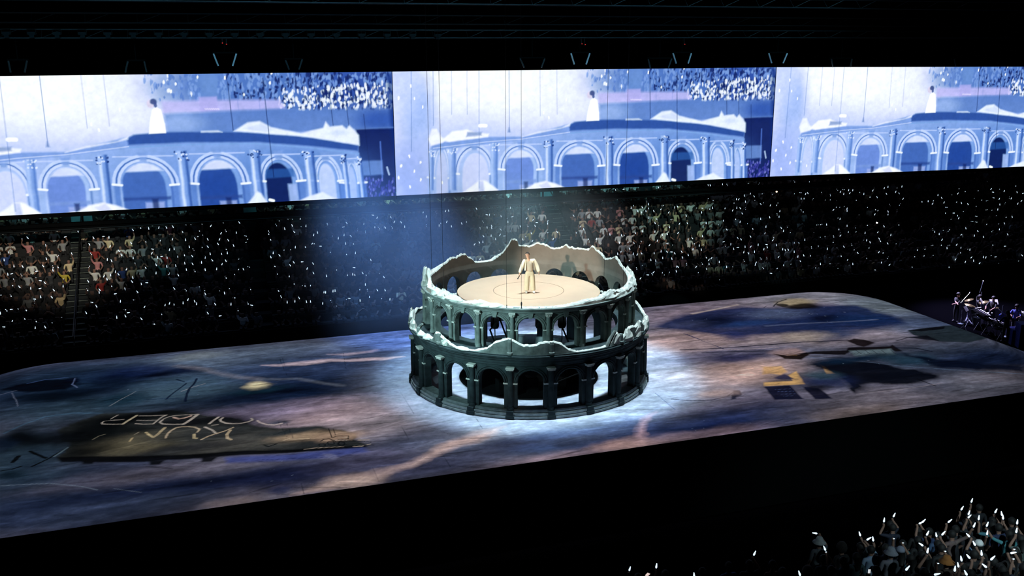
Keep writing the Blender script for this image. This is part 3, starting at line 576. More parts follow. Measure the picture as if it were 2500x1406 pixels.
def screen(label, p0, p1, dz=0.0):
    t = thing('video_screen', label, 'screen', group=None)
    u = np.linspace(0, 1, vnx)
    Xs = np.broadcast_to(p0[0] + (p1[0] - p0[0]) * u, VX.shape); Ys = np.broadcast_to(p0[1] + (p1[1] - p0[1]) * u, VX.shape)
    link('display', grid_mesh('display', Xs, Ys, VZ + dz * u, V.c, 'video', SCRM), t)
    d = np.array([p1[0] - p0[0], p1[1] - p0[1]]); L_ = np.hypot(*d); nrm = np.array([-d[1], d[0]]) / L_
    m = MB(); c = (np.array(p0) + np.array(p1)) / 2 + nrm * .13
    m.box((c[0], c[1], (SZ0 + SZ1) / 2), (L_ - .02, .22, SZ1 - SZ0 - .36), math.atan2(d[1], d[0])); m.build('cabinet', BLACK, t)
    m = MB(); m.box((c[0], c[1] - nrm[1] * .02, SZ0 - .12 + dz * .5), (L_ - .02, .26, .22), math.atan2(d[1], d[0])); m.build('bottom_frame', BLACK, t)
    return t
screen('left video screen, cut by the frame edge, singer above a white ring of arches', (SXL - SW - .04, SCY), (SXL - .04, SCY))
screen('middle video screen above the round ruin, showing the whole ring of arches', (SXL, SCY), (SXR, SCY))
screen('right video screen, showing the singer at its middle and the ring cut off', (SXR + .05, SCY), (SXR + .05 + SW * .985, SCY - .9), -.17)
del V

# black beam hung under the screens, and the lit back wall seen in the slot between them
beam = thing('beam', 'long black beam hung just under the video screens', 'beam', (0, 17.0, 4.95))
MB().box((4, 0.2, 0.06), (72, .3, .17)).build('top_chord', BLACK, beam)
MB().box((4, 0.2, -0.17), (72, .3, .16)).build('bottom_chord', BLACK, beam)
MB().box((4, 0.3, -0.05), (72, .06, .14)).build('web_plate', BLACK, beam)
MB().tube([(-30, 0.02, -.19), (38, 0.02, -.19)], .015).build('cable_run', STEEL, beam)
o = thing('back_rail', 'row of lit teal panels between dark posts, seen through the slot under the screens', 'panel wall', (0, 22.3, 3.6))
TEAL = mat('teal_panel', (96, 150, 156), .7, noise=.35, nscale=1.2)
pw = MB().box((0, 0, .95), (1.42, .06, 1.5)).mesh('panel', TEAL); pp = MB().box((0, -.06, .95), (.10, .1, 1.7)).mesh('post', BLACK)
for k in range(36):
    x = -25 + 1.5 * k; link('panel', pw, o, (x, 0, 0)); link('post', pp, o, (x + .75, 0, 0))
MB().box((1, -.05, .16), (56, .16, .1)).build('bottom_rail', BLACK, o); MB().box((1, -.05, 1.74), (56, .16, .1)).build('top_rail', BLACK, o)
for i, (x, w_, p_) in enumerate(((3.0, 10.0, 190.0), (-5.0, 6.0, 60.0), (-20.0, 12.0, 30.0), (14.0, 8.0, 40.0))):
    area('slot_fill', (x, 19.6, 7.3), (x, 22.2, 4.5), p_, (.35, .95, 1.0), w_, .3, spread=90)  # hidden lamps added behind the screens to brighten the teal panels

# ================================================================== THE ROUND RUIN (two tiers of arches, hung on cables)
ruin = thing('ruin_set', 'two-tier round ruin of broken stone arches standing in the middle of the stage', 'stage set', (0, 0, 0))
TH0 = R_(-117.2); BAY = R_(18)
def cyl(s, z, r, rref): w = s / rref; return (r * math.cos(w), r * math.sin(w), z)
def bay_mesh(name, ro, ri, zb, zs, zt, hw, mats, sill=True):
    m = MB(); half = ro * BAY / 2; n = 12
    op = [(-hw, zb), (-hw, (zb + zs) / 2), (-hw, zs)] + [(-hw * math.cos(math.pi * k / n), zs + hw * math.sin(math.pi * k / n)) for k in range(1, n)] + [(hw, zs), (hw, (zb + zs) / 2), (hw, zb)]
    k_ = len(op); out = []
    for i, (s, z) in enumerate(op):
        if i <= 2: out.append((-half, z))
        elif i >= k_ - 3: out.append((half, z))
        else:
            t = (i - 2) / (n)
            if t <= .25: out.append((-half, zs + (zt - zs) * t / .25))
            elif t >= .75: out.append((half, zs + (zt - zs) * (1 - t) / .25))
            else: out.append((-half + 2 * half * (t - .25) / .5, zt))
    A = [cyl(s, z, ro, ro) for s, z in op]; Bv = [cyl(s, z, ro, ro) for s, z in out]
    Ai = [cyl(s, z, ri, ro) for s, z in op]; Bi = [cyl(s, z, ri, ro) for s, z in out]
    f = []; fm = []
    for i in range(k_ - 1):
        fm += [0, 1, 0, 0]; f += [(i, i + 1, k_ + i + 1, k_ + i), (2 * k_ + i, 3 * k_ + i, 3 * k_ + i + 1, 2 * k_ + i + 1), (i, 2 * k_ + i, 2 * k_ + i + 1, i + 1), (k_ + i, k_ + i + 1, 3 * k_ + i + 1, 3 * k_ + i)]
    m.add(A + Bv + Ai + Bi, f); m.m = fm
    return m.mesh(name, mats)
def archivolt_mesh(ro, zs, hw, mats):
    m = MB()
    for g, w_, pr in ((1.10, .036, .05), (1.24, .028, .04)):
        pts = [cyl(-hw * g * math.cos(math.pi * k / 14), zs + hw * g * math.sin(math.pi * k / 14), ro + pr * .5, ro) for k in range(15)]
        m.tube(pts, w_, 6)
    return m.mesh('archivolt', mats)
def radial(s0, z, r, rref): return cyl(s0, z, r, rref)
def rbox(m, s, z, w, h, r0, r1, rref, mi=0, wt=None):
    wt = w if wt is None else wt
    v = [cyl(s - w / 2, z - h / 2, r0, rref), cyl(s + w / 2, z - h / 2, r0, rref), cyl(s + w / 2, z - h / 2, r1, rref), cyl(s - w / 2, z - h / 2, r1, rref),
         cyl(s - wt / 2, z + h / 2, r0, rref), cyl(s + wt / 2, z + h / 2, r0, rref), cyl(s + wt / 2, z + h / 2, r1, rref), cyl(s - wt / 2, z + h / 2, r1, rref)]
    m.add(v, [(0, 1, 2, 3), (4, 7, 6, 5), (0, 4, 5, 1), (1, 5, 6, 2), (2, 6, 7, 3), (3, 7, 4, 0)], mi)
def tier(ro, ri, zb, zs, zt, hw, cr, stone, upper):
    half = ro * BAY / 2
    bay = bay_mesh('arch_bay', ro, ri, zb, zs, zt, hw, [stone, WALLIN if upper else stone]); av = archivolt_mesh(ro, zs, hw, stone)
    imp = []; spd = []
    for sg in (-1, 1):
        im = MB(); rbox(im, sg * (hw + (half - hw - cr) * .5 + .02), zs - .01, (half - hw - cr) + .07, .05, ro - .02, ro + .07, ro); imp.append(im.mesh('impost', PLASTER))
        pm = MB(); pm.tube([cyl(sg * hw * .38, zt - .05, ro + .01, ro), cyl(sg * (half - cr - .05), zt - .05, ro + .01, ro), cyl(sg * (half - cr - .05), zs + hw * .75, ro + .01, ro)], .017, 5); spd.append(pm.mesh('spandrel_frame', stone))
    ks = MB(); rbox(ks, 0, zs + hw * 1.16, .13, hw * .42, ro - .02, ro + .09, ro, 0, .22); key = ks.mesh('keystone', STONE)
    cm = MB(); zc = zt - (.02 if upper else .05); c0 = (ro + .05, 0, 0)
    cm.lathe([(cr * 1.0, zb + .12), (cr * 1.06, zb + .5), (cr * 1.0, zs), (cr * .9, zc - .13)], 14, c0)
    shaft = cm.mesh('column', stone, True)
    bm = MB(); bm.lathe([(0, zb + .14), (cr * 1.05, zb + .14), (cr * 1.3, zb + .10), (cr * 1.2, zb + .06), (cr * 1.45, zb + .03), (cr * 1.45, zb - .03), (0, zb - .03)], 14, c0); base = bm.mesh('column_base', stone, True)
    kp = MB()
    if upper:
        kp.lathe([(0, zc - .14), (cr * .95, zc - .14), (cr * 1.15, zc - .09), (cr * 1.0, zc - .06), (cr * 1.4, zc - .01)], 14, c0)
        for k in range(10):
            w = k * math.pi / 5; x = c0[0] + cr * 1.15 * math.cos(w); y = cr * 1.15 * math.sin(w)
            kp.add([(x, y - .025, zc - .12), (x, y + .025, zc - .12), (x + .03 * math.cos(w), y + .03 * math.sin(w), zc - .03), (x + .06 * math.cos(w), y + .02, zc - .05)], [(0, 1, 2), (0, 2, 3), (1, 3, 2), (0, 3, 1)])
        for sg in (-1, 1): kp.lathe([(.0, .03), (.035, .02), (.04, -.01), (.0, -.03)], 8, (c0[0] + .07, sg * cr * 1.1, zc - .02))
        kp.box((c0[0] + .01, 0, zc + .02), (cr * 2.9, cr * 3.1, .045))
    else:
        kp.lathe([(0, zc - .13), (cr * .95, zc - .13), (cr * 1.2, zc - .08), (cr * 1.2, zc - .05)], 14, c0); kp.box((c0[0] + .015, 0, zc - .025), (cr * 2.9, cr * 3.2, .05)); kp.box((c0[0] + .02, 0, zc - .09), (cr * 2.5, cr * 2.7, .03))
    cap = kp.mesh('capital', PLASTER)
    for k in range(20):
        a = TH0 + BAY * k; ac = a + BAY / 2
        def put(nm, me, ang, par): o = link(nm, me, par); o.rotation_euler = (0, 0, ang) if par is ruin else (0, 0, 0); return o
        b = put('arch_bay', bay, ac, ruin); put('archivolt', av, ac, b); [put('impost', q, ac, b) for q in imp]; [put('spandrel_frame', q, ac, b) for q in spd]
        if upper: put('keystone', key, ac, b)
        c = put('column', shaft, a, ruin); put('capital', cap, a, c); put('column_base', base, a, c)
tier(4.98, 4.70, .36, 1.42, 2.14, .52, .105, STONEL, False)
tier(4.44, 4.20, 2.62, 3.42, 4.10, .50, .085, STONE, True)
b_ = MB(); b_.lathe([(5.19, .03), (5.19, .11), (5.14, .14), (5.17, .18), (5.17, .24), (5.09, .27), (5.11, .31), (5.06, .37), (4.62, .37), (4.62, .03)], 160, closed=True); b_.build('base_step', mat('lit_step_stone', (140, 150, 150), .85, noise=.3, nscale=5, bump=.2, spec=.2), ruin, False)  # steps paler than the other stone: light on them put into the colour
for k in range(20):                                                # plinth blocks under the columns, breaking the steps forward
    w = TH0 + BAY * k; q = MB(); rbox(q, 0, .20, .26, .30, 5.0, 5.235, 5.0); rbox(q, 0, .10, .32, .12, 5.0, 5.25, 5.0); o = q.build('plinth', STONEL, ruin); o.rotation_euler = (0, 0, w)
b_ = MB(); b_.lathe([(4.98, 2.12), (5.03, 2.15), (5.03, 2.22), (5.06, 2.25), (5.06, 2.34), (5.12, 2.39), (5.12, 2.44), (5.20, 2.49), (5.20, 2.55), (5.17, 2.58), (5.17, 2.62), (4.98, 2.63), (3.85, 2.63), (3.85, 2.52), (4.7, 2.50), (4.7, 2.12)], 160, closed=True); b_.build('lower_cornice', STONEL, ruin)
b_ = MB(); b_.lathe([(4.44, 4.07), (4.49, 4.10), (4.49, 4.15), (4.54, 4.18), (4.54, 4.21), (4.61, 4.24), (4.61, 4.28), (4.50, 4.30), (4.215, 4.30)], 160); b_.lathe([(4.215, 4.30), (4.20, 4.09)], 160, m=1); b_.build('upper_cornice', [STONE, WALLIN], ruin)

def interp(tab, n):
    t = sorted(tab); a = np.array([q[0] for q in t]); z = np.array([q[1] for q in t])
    th = np.linspace(-180, 180, n, endpoint=False)
    return th, np.interp(th, a, z, period=360)
def parapet(name, tab, n, r0, R1, zbase, seed, rough=.035, bulge=.07, thin=False):
    th, z = interp(tab, n); g = np.random.default_rng(seed)
    z = z + (g.random(n) - .5) * rough * np.clip((z - zbase) * 8, 0.2, 1)
    z = np.maximum(z, zbase + .015); m = MB(); vs = []; f = []; mi = []
    jr = np.convolve(g.random(n + 8) - .5, np.ones(4) / 4, 'same')[4:n + 4] * bulge
    jz = (g.random(n) - .5) * rough
    for i in range(n):
        w = R_(th[i]); c, s = math.cos(w), math.sin(w); h = z[i]; r1 = r0 + (R1 - r0) * (1.0 if not thin else float(np.clip(1.0 - (h - zbase - .22) * 4, .45, 1)))
        e_ = min(.05, (h - zbase) * .5)
        for r, zz in ((r1 + .02, zbase - .02), (r1 + jr[i] * .4, h - e_), (r1 - .04 + jr[i], h + jz[i] * .4), ((r0 + r1) / 2 + jr[i], h + e_ * .3 + jz[i]), (r0 + .03 - jr[i] * .5, h - jz[i] * .5), (r0, h - e_), (r0, zbase - .02)):
            vs.append((r * c, r * s, zz))
    for i in range(n):
        j = (i + 1) % n
        for k in range(6):
            f.append((i * 7 + k, j * 7 + k, j * 7 + k + 1, i * 7 + k + 1)); mi.append(1 if 1 <= k <= 4 else 0)
    m.v = vs; m.f = f; m.m = mi
    return m.build(name, [WALLIN if thin else STONE, PLASTER], ruin)
UP_T = [(144.5, 4.5), (131.3, 4.67), (126.3, 4.8), (121.5, 4.76), (117.6, 4.84), (113.5, 4.84), (112.6, 4.65), (108.4, 4.54), (106.8, 4.36), (102.5, 4.31), (95.4, 4.32), (90.9, 4.51), (87.5, 4.69), (84.1, 5.01), (81.3, 5.32), (78, 5.26), (77.1, 4.99), (68.7, 4.96), (66.1, 5.1), (61.9, 5.09), (59.3, 5.0), (54.7, 4.87), (50.3, 4.92), (47.7, 5.02), (46.8, 5.13), (44.2, 4.98), (37, 4.99), (29.9, 5.0), (27.1, 5.23), (23.4, 5.03), (19.6, 4.93), (16.2, 4.74), (14, 4.76), (9.5, 4.85), (5.6, 5.0), (1.7, 4.88), (-1.4, 4.75), (-7.5, 4.65), (-15, 4.58), (-22, 4.55), (-29.3, 4.50), (-37.1, 4.48), (-48.9, 4.46), (-54.1, 4.52), (-60, 4.62), (-66.6, 4.52), (-69.2, 4.45), (-81.4, 4.42), (-86.6, 4.37), (-92.4, 4.32), (-98.2, 4.31), (-121.9, 4.31), (-129.6, 4.34), (-131.7, 4.40), (-138.2, 4.40), (-141.4, 4.37), (-144.9, 4.31), (-148.4, 4.38), (-153.5, 4.42), (-158.5, 4.54), (-163.6, 4.44), (-169.7, 4.52), (-176.5, 4.5), (177, 4.6), (172, 4.95), (168, 5.0), (166.5, 4.62), (155, 4.48)]
parapet('broken_parapet', UP_T, 420, 4.215, 4.52, 4.29, 3, .05, .10, True)
LO_T = [(175.5, 2.66), (170, 2.9), (163, 3.02), (158, 2.75), (150, 2.85), (144, 2.7), (120, 2.75), (95, 2.9), (70, 2.7), (40, 2.8), (20, 2.95), (5, 2.9), (-1.6, 3.0), (-13, 2.8), (-28, 2.72), (-164.7, 2.72), (-158, 2.75), (-156, 3.05), (-153, 3.05), (-151.5, 2.94), (-148.6, 2.84), (-146.1, 2.74), (-142.9, 2.65), (-139.5, 2.64), (-133.6, 2.66), (-127.8, 2.82), (-123.8, 3.08), (-118.0, 3.27), (-115.4, 3.19), (-112.2, 3.02), (-107.3, 3.0), (-102.8, 3.13), (-98.3, 3.14), (-95.0, 3.04), (-91.6, 2.78), (-87.5, 2.65), (-74, 2.65), (-70, 2.75), (-66.9, 3.14), (-64.5, 2.85), (-62.7, 2.81), (-59, 2.95), (-56.1, 3.16), (-50, 3.05), (-45.1, 3.17), (-40, 2.9), (-34, 2.72)]
parapet('lower_broken_parapet', LO_T, 460, 4.98, 5.12, 2.62, 9, .04, .05)
# stumps of the vanished columns on the lower cornice, and loose lumps of plaster
for a_, h in ((-153.2, .42), (-117.2, .62), (-99.2, .5), (-63.2, .38), (-45.2, .5), (-171.2, .3), (170.8, .3)):
    m = MB(); m.lathe([(0, 2.62), (.12, 2.62), (.12, 2.70), (.095, 2.73), (.09, 2.62 + h * .8), (.075, 2.62 + h), (.0, 2.62 + h * .96)], 10, (5.10, 0, 0)); o = m.build('column_stump', STONE, ruin); o.rotation_euler = (0, 0, R_(a_))
def lump(name, a_, r, z, sx, sy, sz, seed, m_=PLASTER, lean=0.0):
    g = random.Random(seed); m = MB(); n = 9; vs = []; f = []
    for j, (q, h) in enumerate(((1.0, 0), (1.05, .3), (.8, .65), (.45, .9), (.12, 1.0))):
        for k in range(n):
            w = 2 * math.pi * k / n; t = q * (.75 + .5 * g.random()); vs.append((sx * t * math.cos(w) + lean * h * h, sy * t * math.sin(w), sz * h * (.85 + .3 * g.random())))
    for j in range(4):
        for k in range(n): f.append((j * n + k, j * n + (k + 1) % n, (j + 1) * n + (k + 1) % n, (j + 1) * n + k))
    f.append(tuple(4 * n + k for k in range(n))); m.add(vs, f); o = m.build(name, m_, ruin)
    w = R_(a_); o.location = (r * math.cos(w), r * math.sin(w), z); o.rotation_euler = (0, 0, w + math.pi / 2)
for i, (a_, r, z, sx, sy, sz) in enumerate([(-135, 4.40, 4.27, .50, .17, .22), (-126, 4.42, 4.27, .40, .14, .16), (-152, 4.42, 4.28, .45, .17, .26), (-160, 4.42, 4.28, .30, .17, .34), (-168, 4.42, 4.28, .34, .15, .30), (-63, 4.42, 4.27, .40, .17, .34), (-52, 4.42, 4.27, .50, .16, .28), (-40, 4.42, 4.27, .45, .18, .30), (-28, 4.42, 4.27, .50, .18, .36), (-16, 4.42, 4.27, .40, .17, .40), (-8, 4.42, 4.3, .30, .15, .44), (171, 4.42, 4.27, .22, .14, .80), (-163, 5.05, 2.6, .40, .14, .2), (-170, 5.05, 2.6, .30, .14, .22), (-150, 5.05, 2.6, .25, .12, .3), (-140, 5.05, 2.6, .35, .13, .12), (-66, 5.05, 2.6, .25, .12, .55), (-57, 5.05, 2.6, .35, .14, .5), (-47, 5.05, 2.6, .40, .14, .55), (-36, 5.05, 2.6, .40, .14, .4), (-25, 5.05, 2.6, .35, .14, .3), (178, 5.05, 2.6, .35, .14, .4), (162, 5.05, 2.6, .30, .13, .5)]):
    lump('plaster_lump', a_, r, z, sx, sy, sz, 40 + i)
def leaning(a_, r, z, ln, tilt, seed):
    m = MB(); m.tube([(-ln * .5 * math.cos(tilt), 0, 0), (0, .02, ln * .5 * math.sin(tilt) + .03), (ln * .5 * math.cos(tilt), 0, ln * math.sin(tilt))], [.09, .07, .05], 6); o = m.build('fallen_fragment', STONE, ruin); w = R_(a_); o.location = (r * math.cos(w), r * math.sin(w), z); o.rotation_euler = (0, 0, w + math.pi / 2)
leaning(-69.5, 5.06, 2.6, .75, .9, 1); leaning(-172, 5.0, 2.75, .6, .6, 2); leaning(-61, 5.06, 2.65, .5, .5, 3)

# ------------------------------------------------------------------ lift platform inside the ruin
plat = thing('lift_platform', 'round cream platform raised inside the ruin under the performer', 'platform')
pm = MB(); pm.lathe([(0, 3.88), (1.50, 3.88)], 96); pm.build('centre_disc', DISCM, plat)
pm = MB(); pm.lathe([(1.50, 3.878), (1.525, 3.868), (1.525, 3.868), (1.53, 3.878)], 96); pm.build('ring_seam', mat('seam_brown', (120, 100, 84), .8), plat)
pm = MB(); pm.lathe([(1.53, 3.88), (3.06, 3.88), (3.075, 3.865), (3.075, 3.80)], 128); pm.build('outer_ring', DISCM, plat)
pm = MB(); pm.lathe([(3.075, 3.80), (3.0, 3.79), (2.9, 3.62), (2.2, 3.56), (0, 3.56)], 96); pm.build('under_frame', BLACK, plat)
pm = MB(); pm.lathe([(3.02, .06), (3.05, .02)], 96); pm.lathe([(0, .06), (3.02, .06)], 96); pm.build('shadow_plate', BLACK, plat)  # black plate standing in for the disc's shadow on the floor
for sx in (-1.3, 1.3):
    for sg in (-1, 1):
        pm = MB(); pm.tube([(sx, -1.5 * sg, .1), (sx, 1.5 * sg, 1.8), (sx, -1.5 * sg, 3.58)], .045, 6); pm.build('scissor_leg', BLACK, plat)
for k, (x, y, sx_, sz_) in enumerate(((-1.6, -1.6, .7, .5), (.4, -2.2, .9, .45), (1.7, -1.3, .6, .8), (2.0, -.6, .5, .55), (-.6, -2.0, .5, .6))):
    pm = MB(); pm.box((x, y, .06 + sz_ / 2), (sx_, .5, sz_), k * .4); pm.box((x, y, .08 + sz_), (sx_ * .8, .4, .05), k * .4); pm.build('drive_box', BLACK if k != 3 else mat('blue_case', (40, 84, 130), .5), plat)
pm = MB(); pm.tube([(.2, -2.5, .6), (.9, -2.5, 1.15)], .03); pm.tube([(.4, -2.5, .5), (1.5, -2.3, .72)], .025); pm.build('service_pole', STEEL, plat)

# ------------------------------------------------------------------ hoists hung under the upper ring, seen through its front arches
for i, (px, py, cb, wh) in enumerate(((1208, 788, 842, 'left'), (1317, 787, 0, 'middle'), (1372, 786, 840, 'right'))):
    a_, z, Pp = at_cyl(px, py, 3.75, False)
    t = thing('chain_hoist', 'black drum hoist hanging behind the front upper arches, %s of three' % {'left': 'leftmost', 'middle': 'middle one', 'right': 'rightmost'}[wh], 'hoist', (Pp[0], Pp[1], z), 0, 'hoists under the upper ring')
    m = MB(); m.lathe([(0, .26), (.10, .26), (.16, .20), (.17, -.14), (.13, -.22), (0, -.24)], 16); m.build('drum', BLACK, t, True)
    m = MB(); m.tube([(0, 0, .24), (.0, 0, .42), (.28 * math.cos(R_(a_)), .28 * math.sin(R_(a_)), .62)], .025); m.build('hook', STEEL, t)
    if cb: m = MB(); m.tube([(0, 0, -.22), (.01, 0, -.7), (0, .02, 2.64 - z)], .022); m.build('hanging_chain', CABLEM, t)

# ------------------------------------------------------------------ steel cables that carry the ruin
for i, (px, py, rad, lab, zt) in enumerate((
    (1055, 700, 4.45, 'black hoist cable at the left end of the upper rim, leftmost of six', 23.5), (1083, 705, 4.45, 'black hoist cable on the upper rim, second of six from the left', 23.5),
    (1237, 751, 4.5, 'thin black hoist cable on the front rim, just left of the shackled one', 23.5), (1273, 752, 4.5, 'black hoist cable with a shackle right in front of the performer', 23.5),
    (1474, 712, 4.45, 'thin black hoist cable right of the performer, second from the right end', 23.5), (1521, 700, 4.5, 'thin black hoist cable at the right end of the rim, rightmost of six', 23.5))):
    a_, z, Pp = at_cyl(px, py, rad, False)
    t = thing('hoist_cable', lab, 'cable', (Pp[0], Pp[1], z), 0, 'cables carrying the ruin')
    MB().tube([(0, 0, .1), (0, 0, zt - z)], .006 if i in (2, 3, 4, 5) else .008, 6).build('wire', CABLEM, t)
    q_ = 1.0 if i == 3 else .5; m = MB(); m.lathe([(0, .26 * q_), (.022 * q_, .24 * q_), (.036 * q_, .17 * q_), (.022 * q_, .10 * q_), (.015 * q_, .04), (.035 * q_, .0), (0, -.02)], 10); m.build('shackle', CABLEM, t)

# ================================================================== PEOPLE
dg = bpy.context.evaluated_depsgraph_get
def skin_mesh(name, joints, edges, sub=1):
    """joints: {name: (co, rx, ry)}; grows one continuous surface and returns its mesh (vertex colouring left to the caller)."""
    keys = list(joints); idx = {k: i for i, k in enumerate(keys)}
    me = bpy.data.meshes.new(name + '_cage'); me.from_pydata([joints[k][0] for k in keys], [(idx[a], idx[b]) for a, b in edges], []); me.update()
    o = bpy.data.objects.new(name + '_cage', me); C.objects.link(o)
    md = o.modifiers.new('skin', 'SKIN'); md.use_smooth_shade = True; md.branch_smoothing = .4
    sv = me.skin_vertices[0].data
    for k in keys:
        q = joints[k]; sv[idx[k]].radius = (q[1], q[2] if len(q) > 2 else q[1]); sv[idx[k]].use_root = (k == keys[0])
    if sub: s2 = o.modifiers.new('sub', 'SUBSURF'); s2.levels = sub; s2.render_levels = sub
    out = bpy.data.meshes.new_from_object(o.evaluated_get(dg()))
    bpy.data.objects.remove(o, do_unlink=True); bpy.data.meshes.remove(me); out.name = name
    return out
def by_bone(me, joints, edges, labels, mats):
    """material of each face = label of the nearest bone."""
    me.materials.clear()
    for m in mats: me.materials.append(m)
    A = np.array([joints[a][0] for a, b in edges], float); Bq = np.array([joints[b][0] for a, b in edges], float); lab = [labels(a, b) for a, b in edges]
    n = len(me.polygons); c = np.empty(n * 3); me.polygons.foreach_get('center', c); c = c.reshape(-1, 3)
    d = Bq - A; L2 = (d * d).sum(1) + 1e-9
    t = np.clip(((c[:, None] - A) * d).sum(2) / L2, 0, 1); dist = np.linalg.norm(c[:, None] - A - t[..., None] * d, axis=2)
    mi = np.array(lab)[dist.argmin(1)].astype(np.int32)
    return mi, c
SKINM = mat('skin', (214, 168, 142), .6); HAIRM = mat('dark_hair', (13, 10, 9), .75, noise=.4, nscale=40)
TOPM = mat_objcolor('cloth'); DARKC = mat('dark_cloth', (26, 27, 32), .85)

# ------------------------------------------------------------------ the singer
sx_, sy_, _z = at_z(1293, 714, 3.88)
singer = thing('person', 'singer in a loose cream jacket and wide trousers, standing on the round platform', 'person', (sx_, sy_, 3.88), R_(-12))
IV = mat('ivory_cloth', (206, 192, 168), .85, noise=.05, nscale=7); TEE = mat('sand_tee', (178, 162, 142), .85); TRO = mat('cream_trousers', (196, 180, 152), .85, noise=.05, nscale=5); SHOE = mat('white_shoe', (196, 188, 176), .6)
J = {'pel': ((0, 0, .95), .13, .10), 'wst': ((-.01, -.02, 1.10), .12, .09), 'che': ((-.03, -.03, 1.30), .145, .10), 'nkb': ((-.05, -.05, 1.46), .065, .06), 'nk': ((-.075, -.075, 1.53), .05, .05), 'hd0': ((-.10, -.10, 1.60), .072, .08), 'hd1': ((-.105, -.105, 1.68), .082, .095), 'hd2': ((-.105, -.095, 1.755), .066, .075),
     'sl': ((-.22, -.04, 1.42), .055), 'el': ((-.33, -.10, 1.16), .045), 'wl': ((-.43, -.16, .93), .033), 'pl': ((-.45, -.175, .87), .040, .026),
     'sr': ((.16, -.02, 1.43), .055), 'er': ((.30, -.02, 1.17), .045), 'wr': ((.37, -.10, .94), .033), 'pr': ((.385, -.12, .87), .040, .026),
     'hl': ((-.09, 0, .92), .085), 'kl': ((-.11, -.03, .50), .060), 'al': ((-.12, .02, .10), .042), 'tl': ((-.15, -.14, .035), .042, .03),
     'hr': ((.09, 0, .92), .085), 'kr': ((.115, -.02, .50), .060), 'ar': ((.13, .0, .10), .042), 'tr': ((.16, -.16, .035), .042, .03)}
E_ = [('pel', 'wst'), ('wst', 'che'), ('che', 'nkb'), ('nkb', 'nk'), ('nk', 'hd0'), ('hd0', 'hd1'), ('hd1', 'hd2'), ('che', 'sl'), ('sl', 'el'), ('el', 'wl'), ('wl', 'pl'), ('che', 'sr'), ('sr', 'er'), ('er', 'wr'), ('wr', 'pr'), ('pel', 'hl'), ('hl', 'kl'), ('kl', 'al'), ('al', 'tl'), ('pel', 'hr'), ('hr', 'kr'), ('kr', 'ar'), ('ar', 'tr')]
body = skin_mesh('body', J, E_, 2)
# fingers, a nose and ears joined onto the same body mesh
bm_ = MB(); n0 = len(body.vertices)
bv = [tuple(v.co) for v in body.vertices]; bf = [tuple(p.vertices) for p in body.polygons]
bm_.add(bv, bf)
def fingers(palm, d, side, curl):
    p = np.array(palm); d = np.array(d, float); d /= np.linalg.norm(d); s = np.array(side, float)
    for k, (off, ln) in enumerate(((-.028, .070), (-.010, .082), (.010, .078), (.028, .062))):
        a = p + s * off + d * .02; b = a + d * ln * .5; c = b + (d * .45 + np.array(curl) * .9) * ln * .5; bm_.tube([a, b, c], [.0105, .0095, .007], 6)
    a = p - s * .034 - d * .02; b = a - s * .028 + d * .03; c = b + d * .035 + np.array(curl) * .02; bm_.tube([a, b, c], [.012, .011, .008], 6)
fingers((-.455, -.18, .86), (-.05, -.06, -1), (.45, -.9, 0), (.5, .3, -.3)); fingers((.388, -.125, .86), (.05, -.08, -1), (.4, .9, 0), (-.5, .1, -.3))
fx, fy = -.105, -.10
bm_.tube([(fx - .025, fy - .085, 1.705), (fx - .034, fy - .115, 1.672), (fx - .028, fy - .090, 1.662)], [.008, .013, .010], 6)
for sg in (-1, 1): bm_.lathe([(0, .03), (.012, .015), (.012, -.015), (0, -.03)], 8, (fx + sg * .082, fy + .01, 1.68))
link('body', bm_.mesh('body', SKINM, True), singer)
m = MB()
for sg in (-1, 1): m.lathe([(0, .007), (.009, 0), (0, -.007)], 8, (fx - .022 + sg * .030, fy - .090, 1.695)); m.tube([(fx - .022 + sg * .016, fy - .094, 1.715), (fx - .022 + sg * .044, fy - .084, 1.716)], .0045, 5)
m.build('eyes', mat('eye_dark', (22, 16, 14), .4), singer); m = MB(); m.tube([(fx - .045, fy - .088, 1.634), (fx - .026, fy - .094, 1.632), (fx - .006, fy - .090, 1.634)], .006, 5); m.build('mouth', mat('lip', (160, 84, 78), .5), singer)
m = MB(); vs = []; f = []
for j in range(7):
    el = R_(-28 + 118 * j / 6)
    for k in range(18):
        w = 2 * math.pi * k / 18; front = max(0, -math.sin(w + .25)); e2 = max(el, R_(30) * min(1, front * 2.2) + R_(-28) * (1 - min(1, front * 2.2)))
        r = .097 + .004 * math.sin(5 * w + j); vs.append((fx + r * math.cos(e2) * math.cos(w) * .95, fy + .006 + r * 1.08 * math.cos(e2) * math.sin(w), 1.69 + r * 1.02 * math.sin(e2)))
for j in range(6):
    for k in range(18): f.append((j * 18 + k, j * 18 + (k + 1) % 18, (j + 1) * 18 + (k + 1) % 18, (j + 1) * 18 + k))
m.add(vs, f); m.build('hair', HAIRM, singer, True)
JT = {'pel': ((0, 0, .90), .185, .145), 'wst': ((-.01, -.02, 1.10), .17, .13), 'che': ((-.03, -.035, 1.30), .18, .135), 'nkb': ((-.05, -.05, 1.44), .085, .08)}
link('tee_shirt', skin_mesh('tee_shirt', JT, [('pel', 'wst'), ('wst', 'che'), ('che', 'nkb')], 2), singer).data.materials.append(TEE)
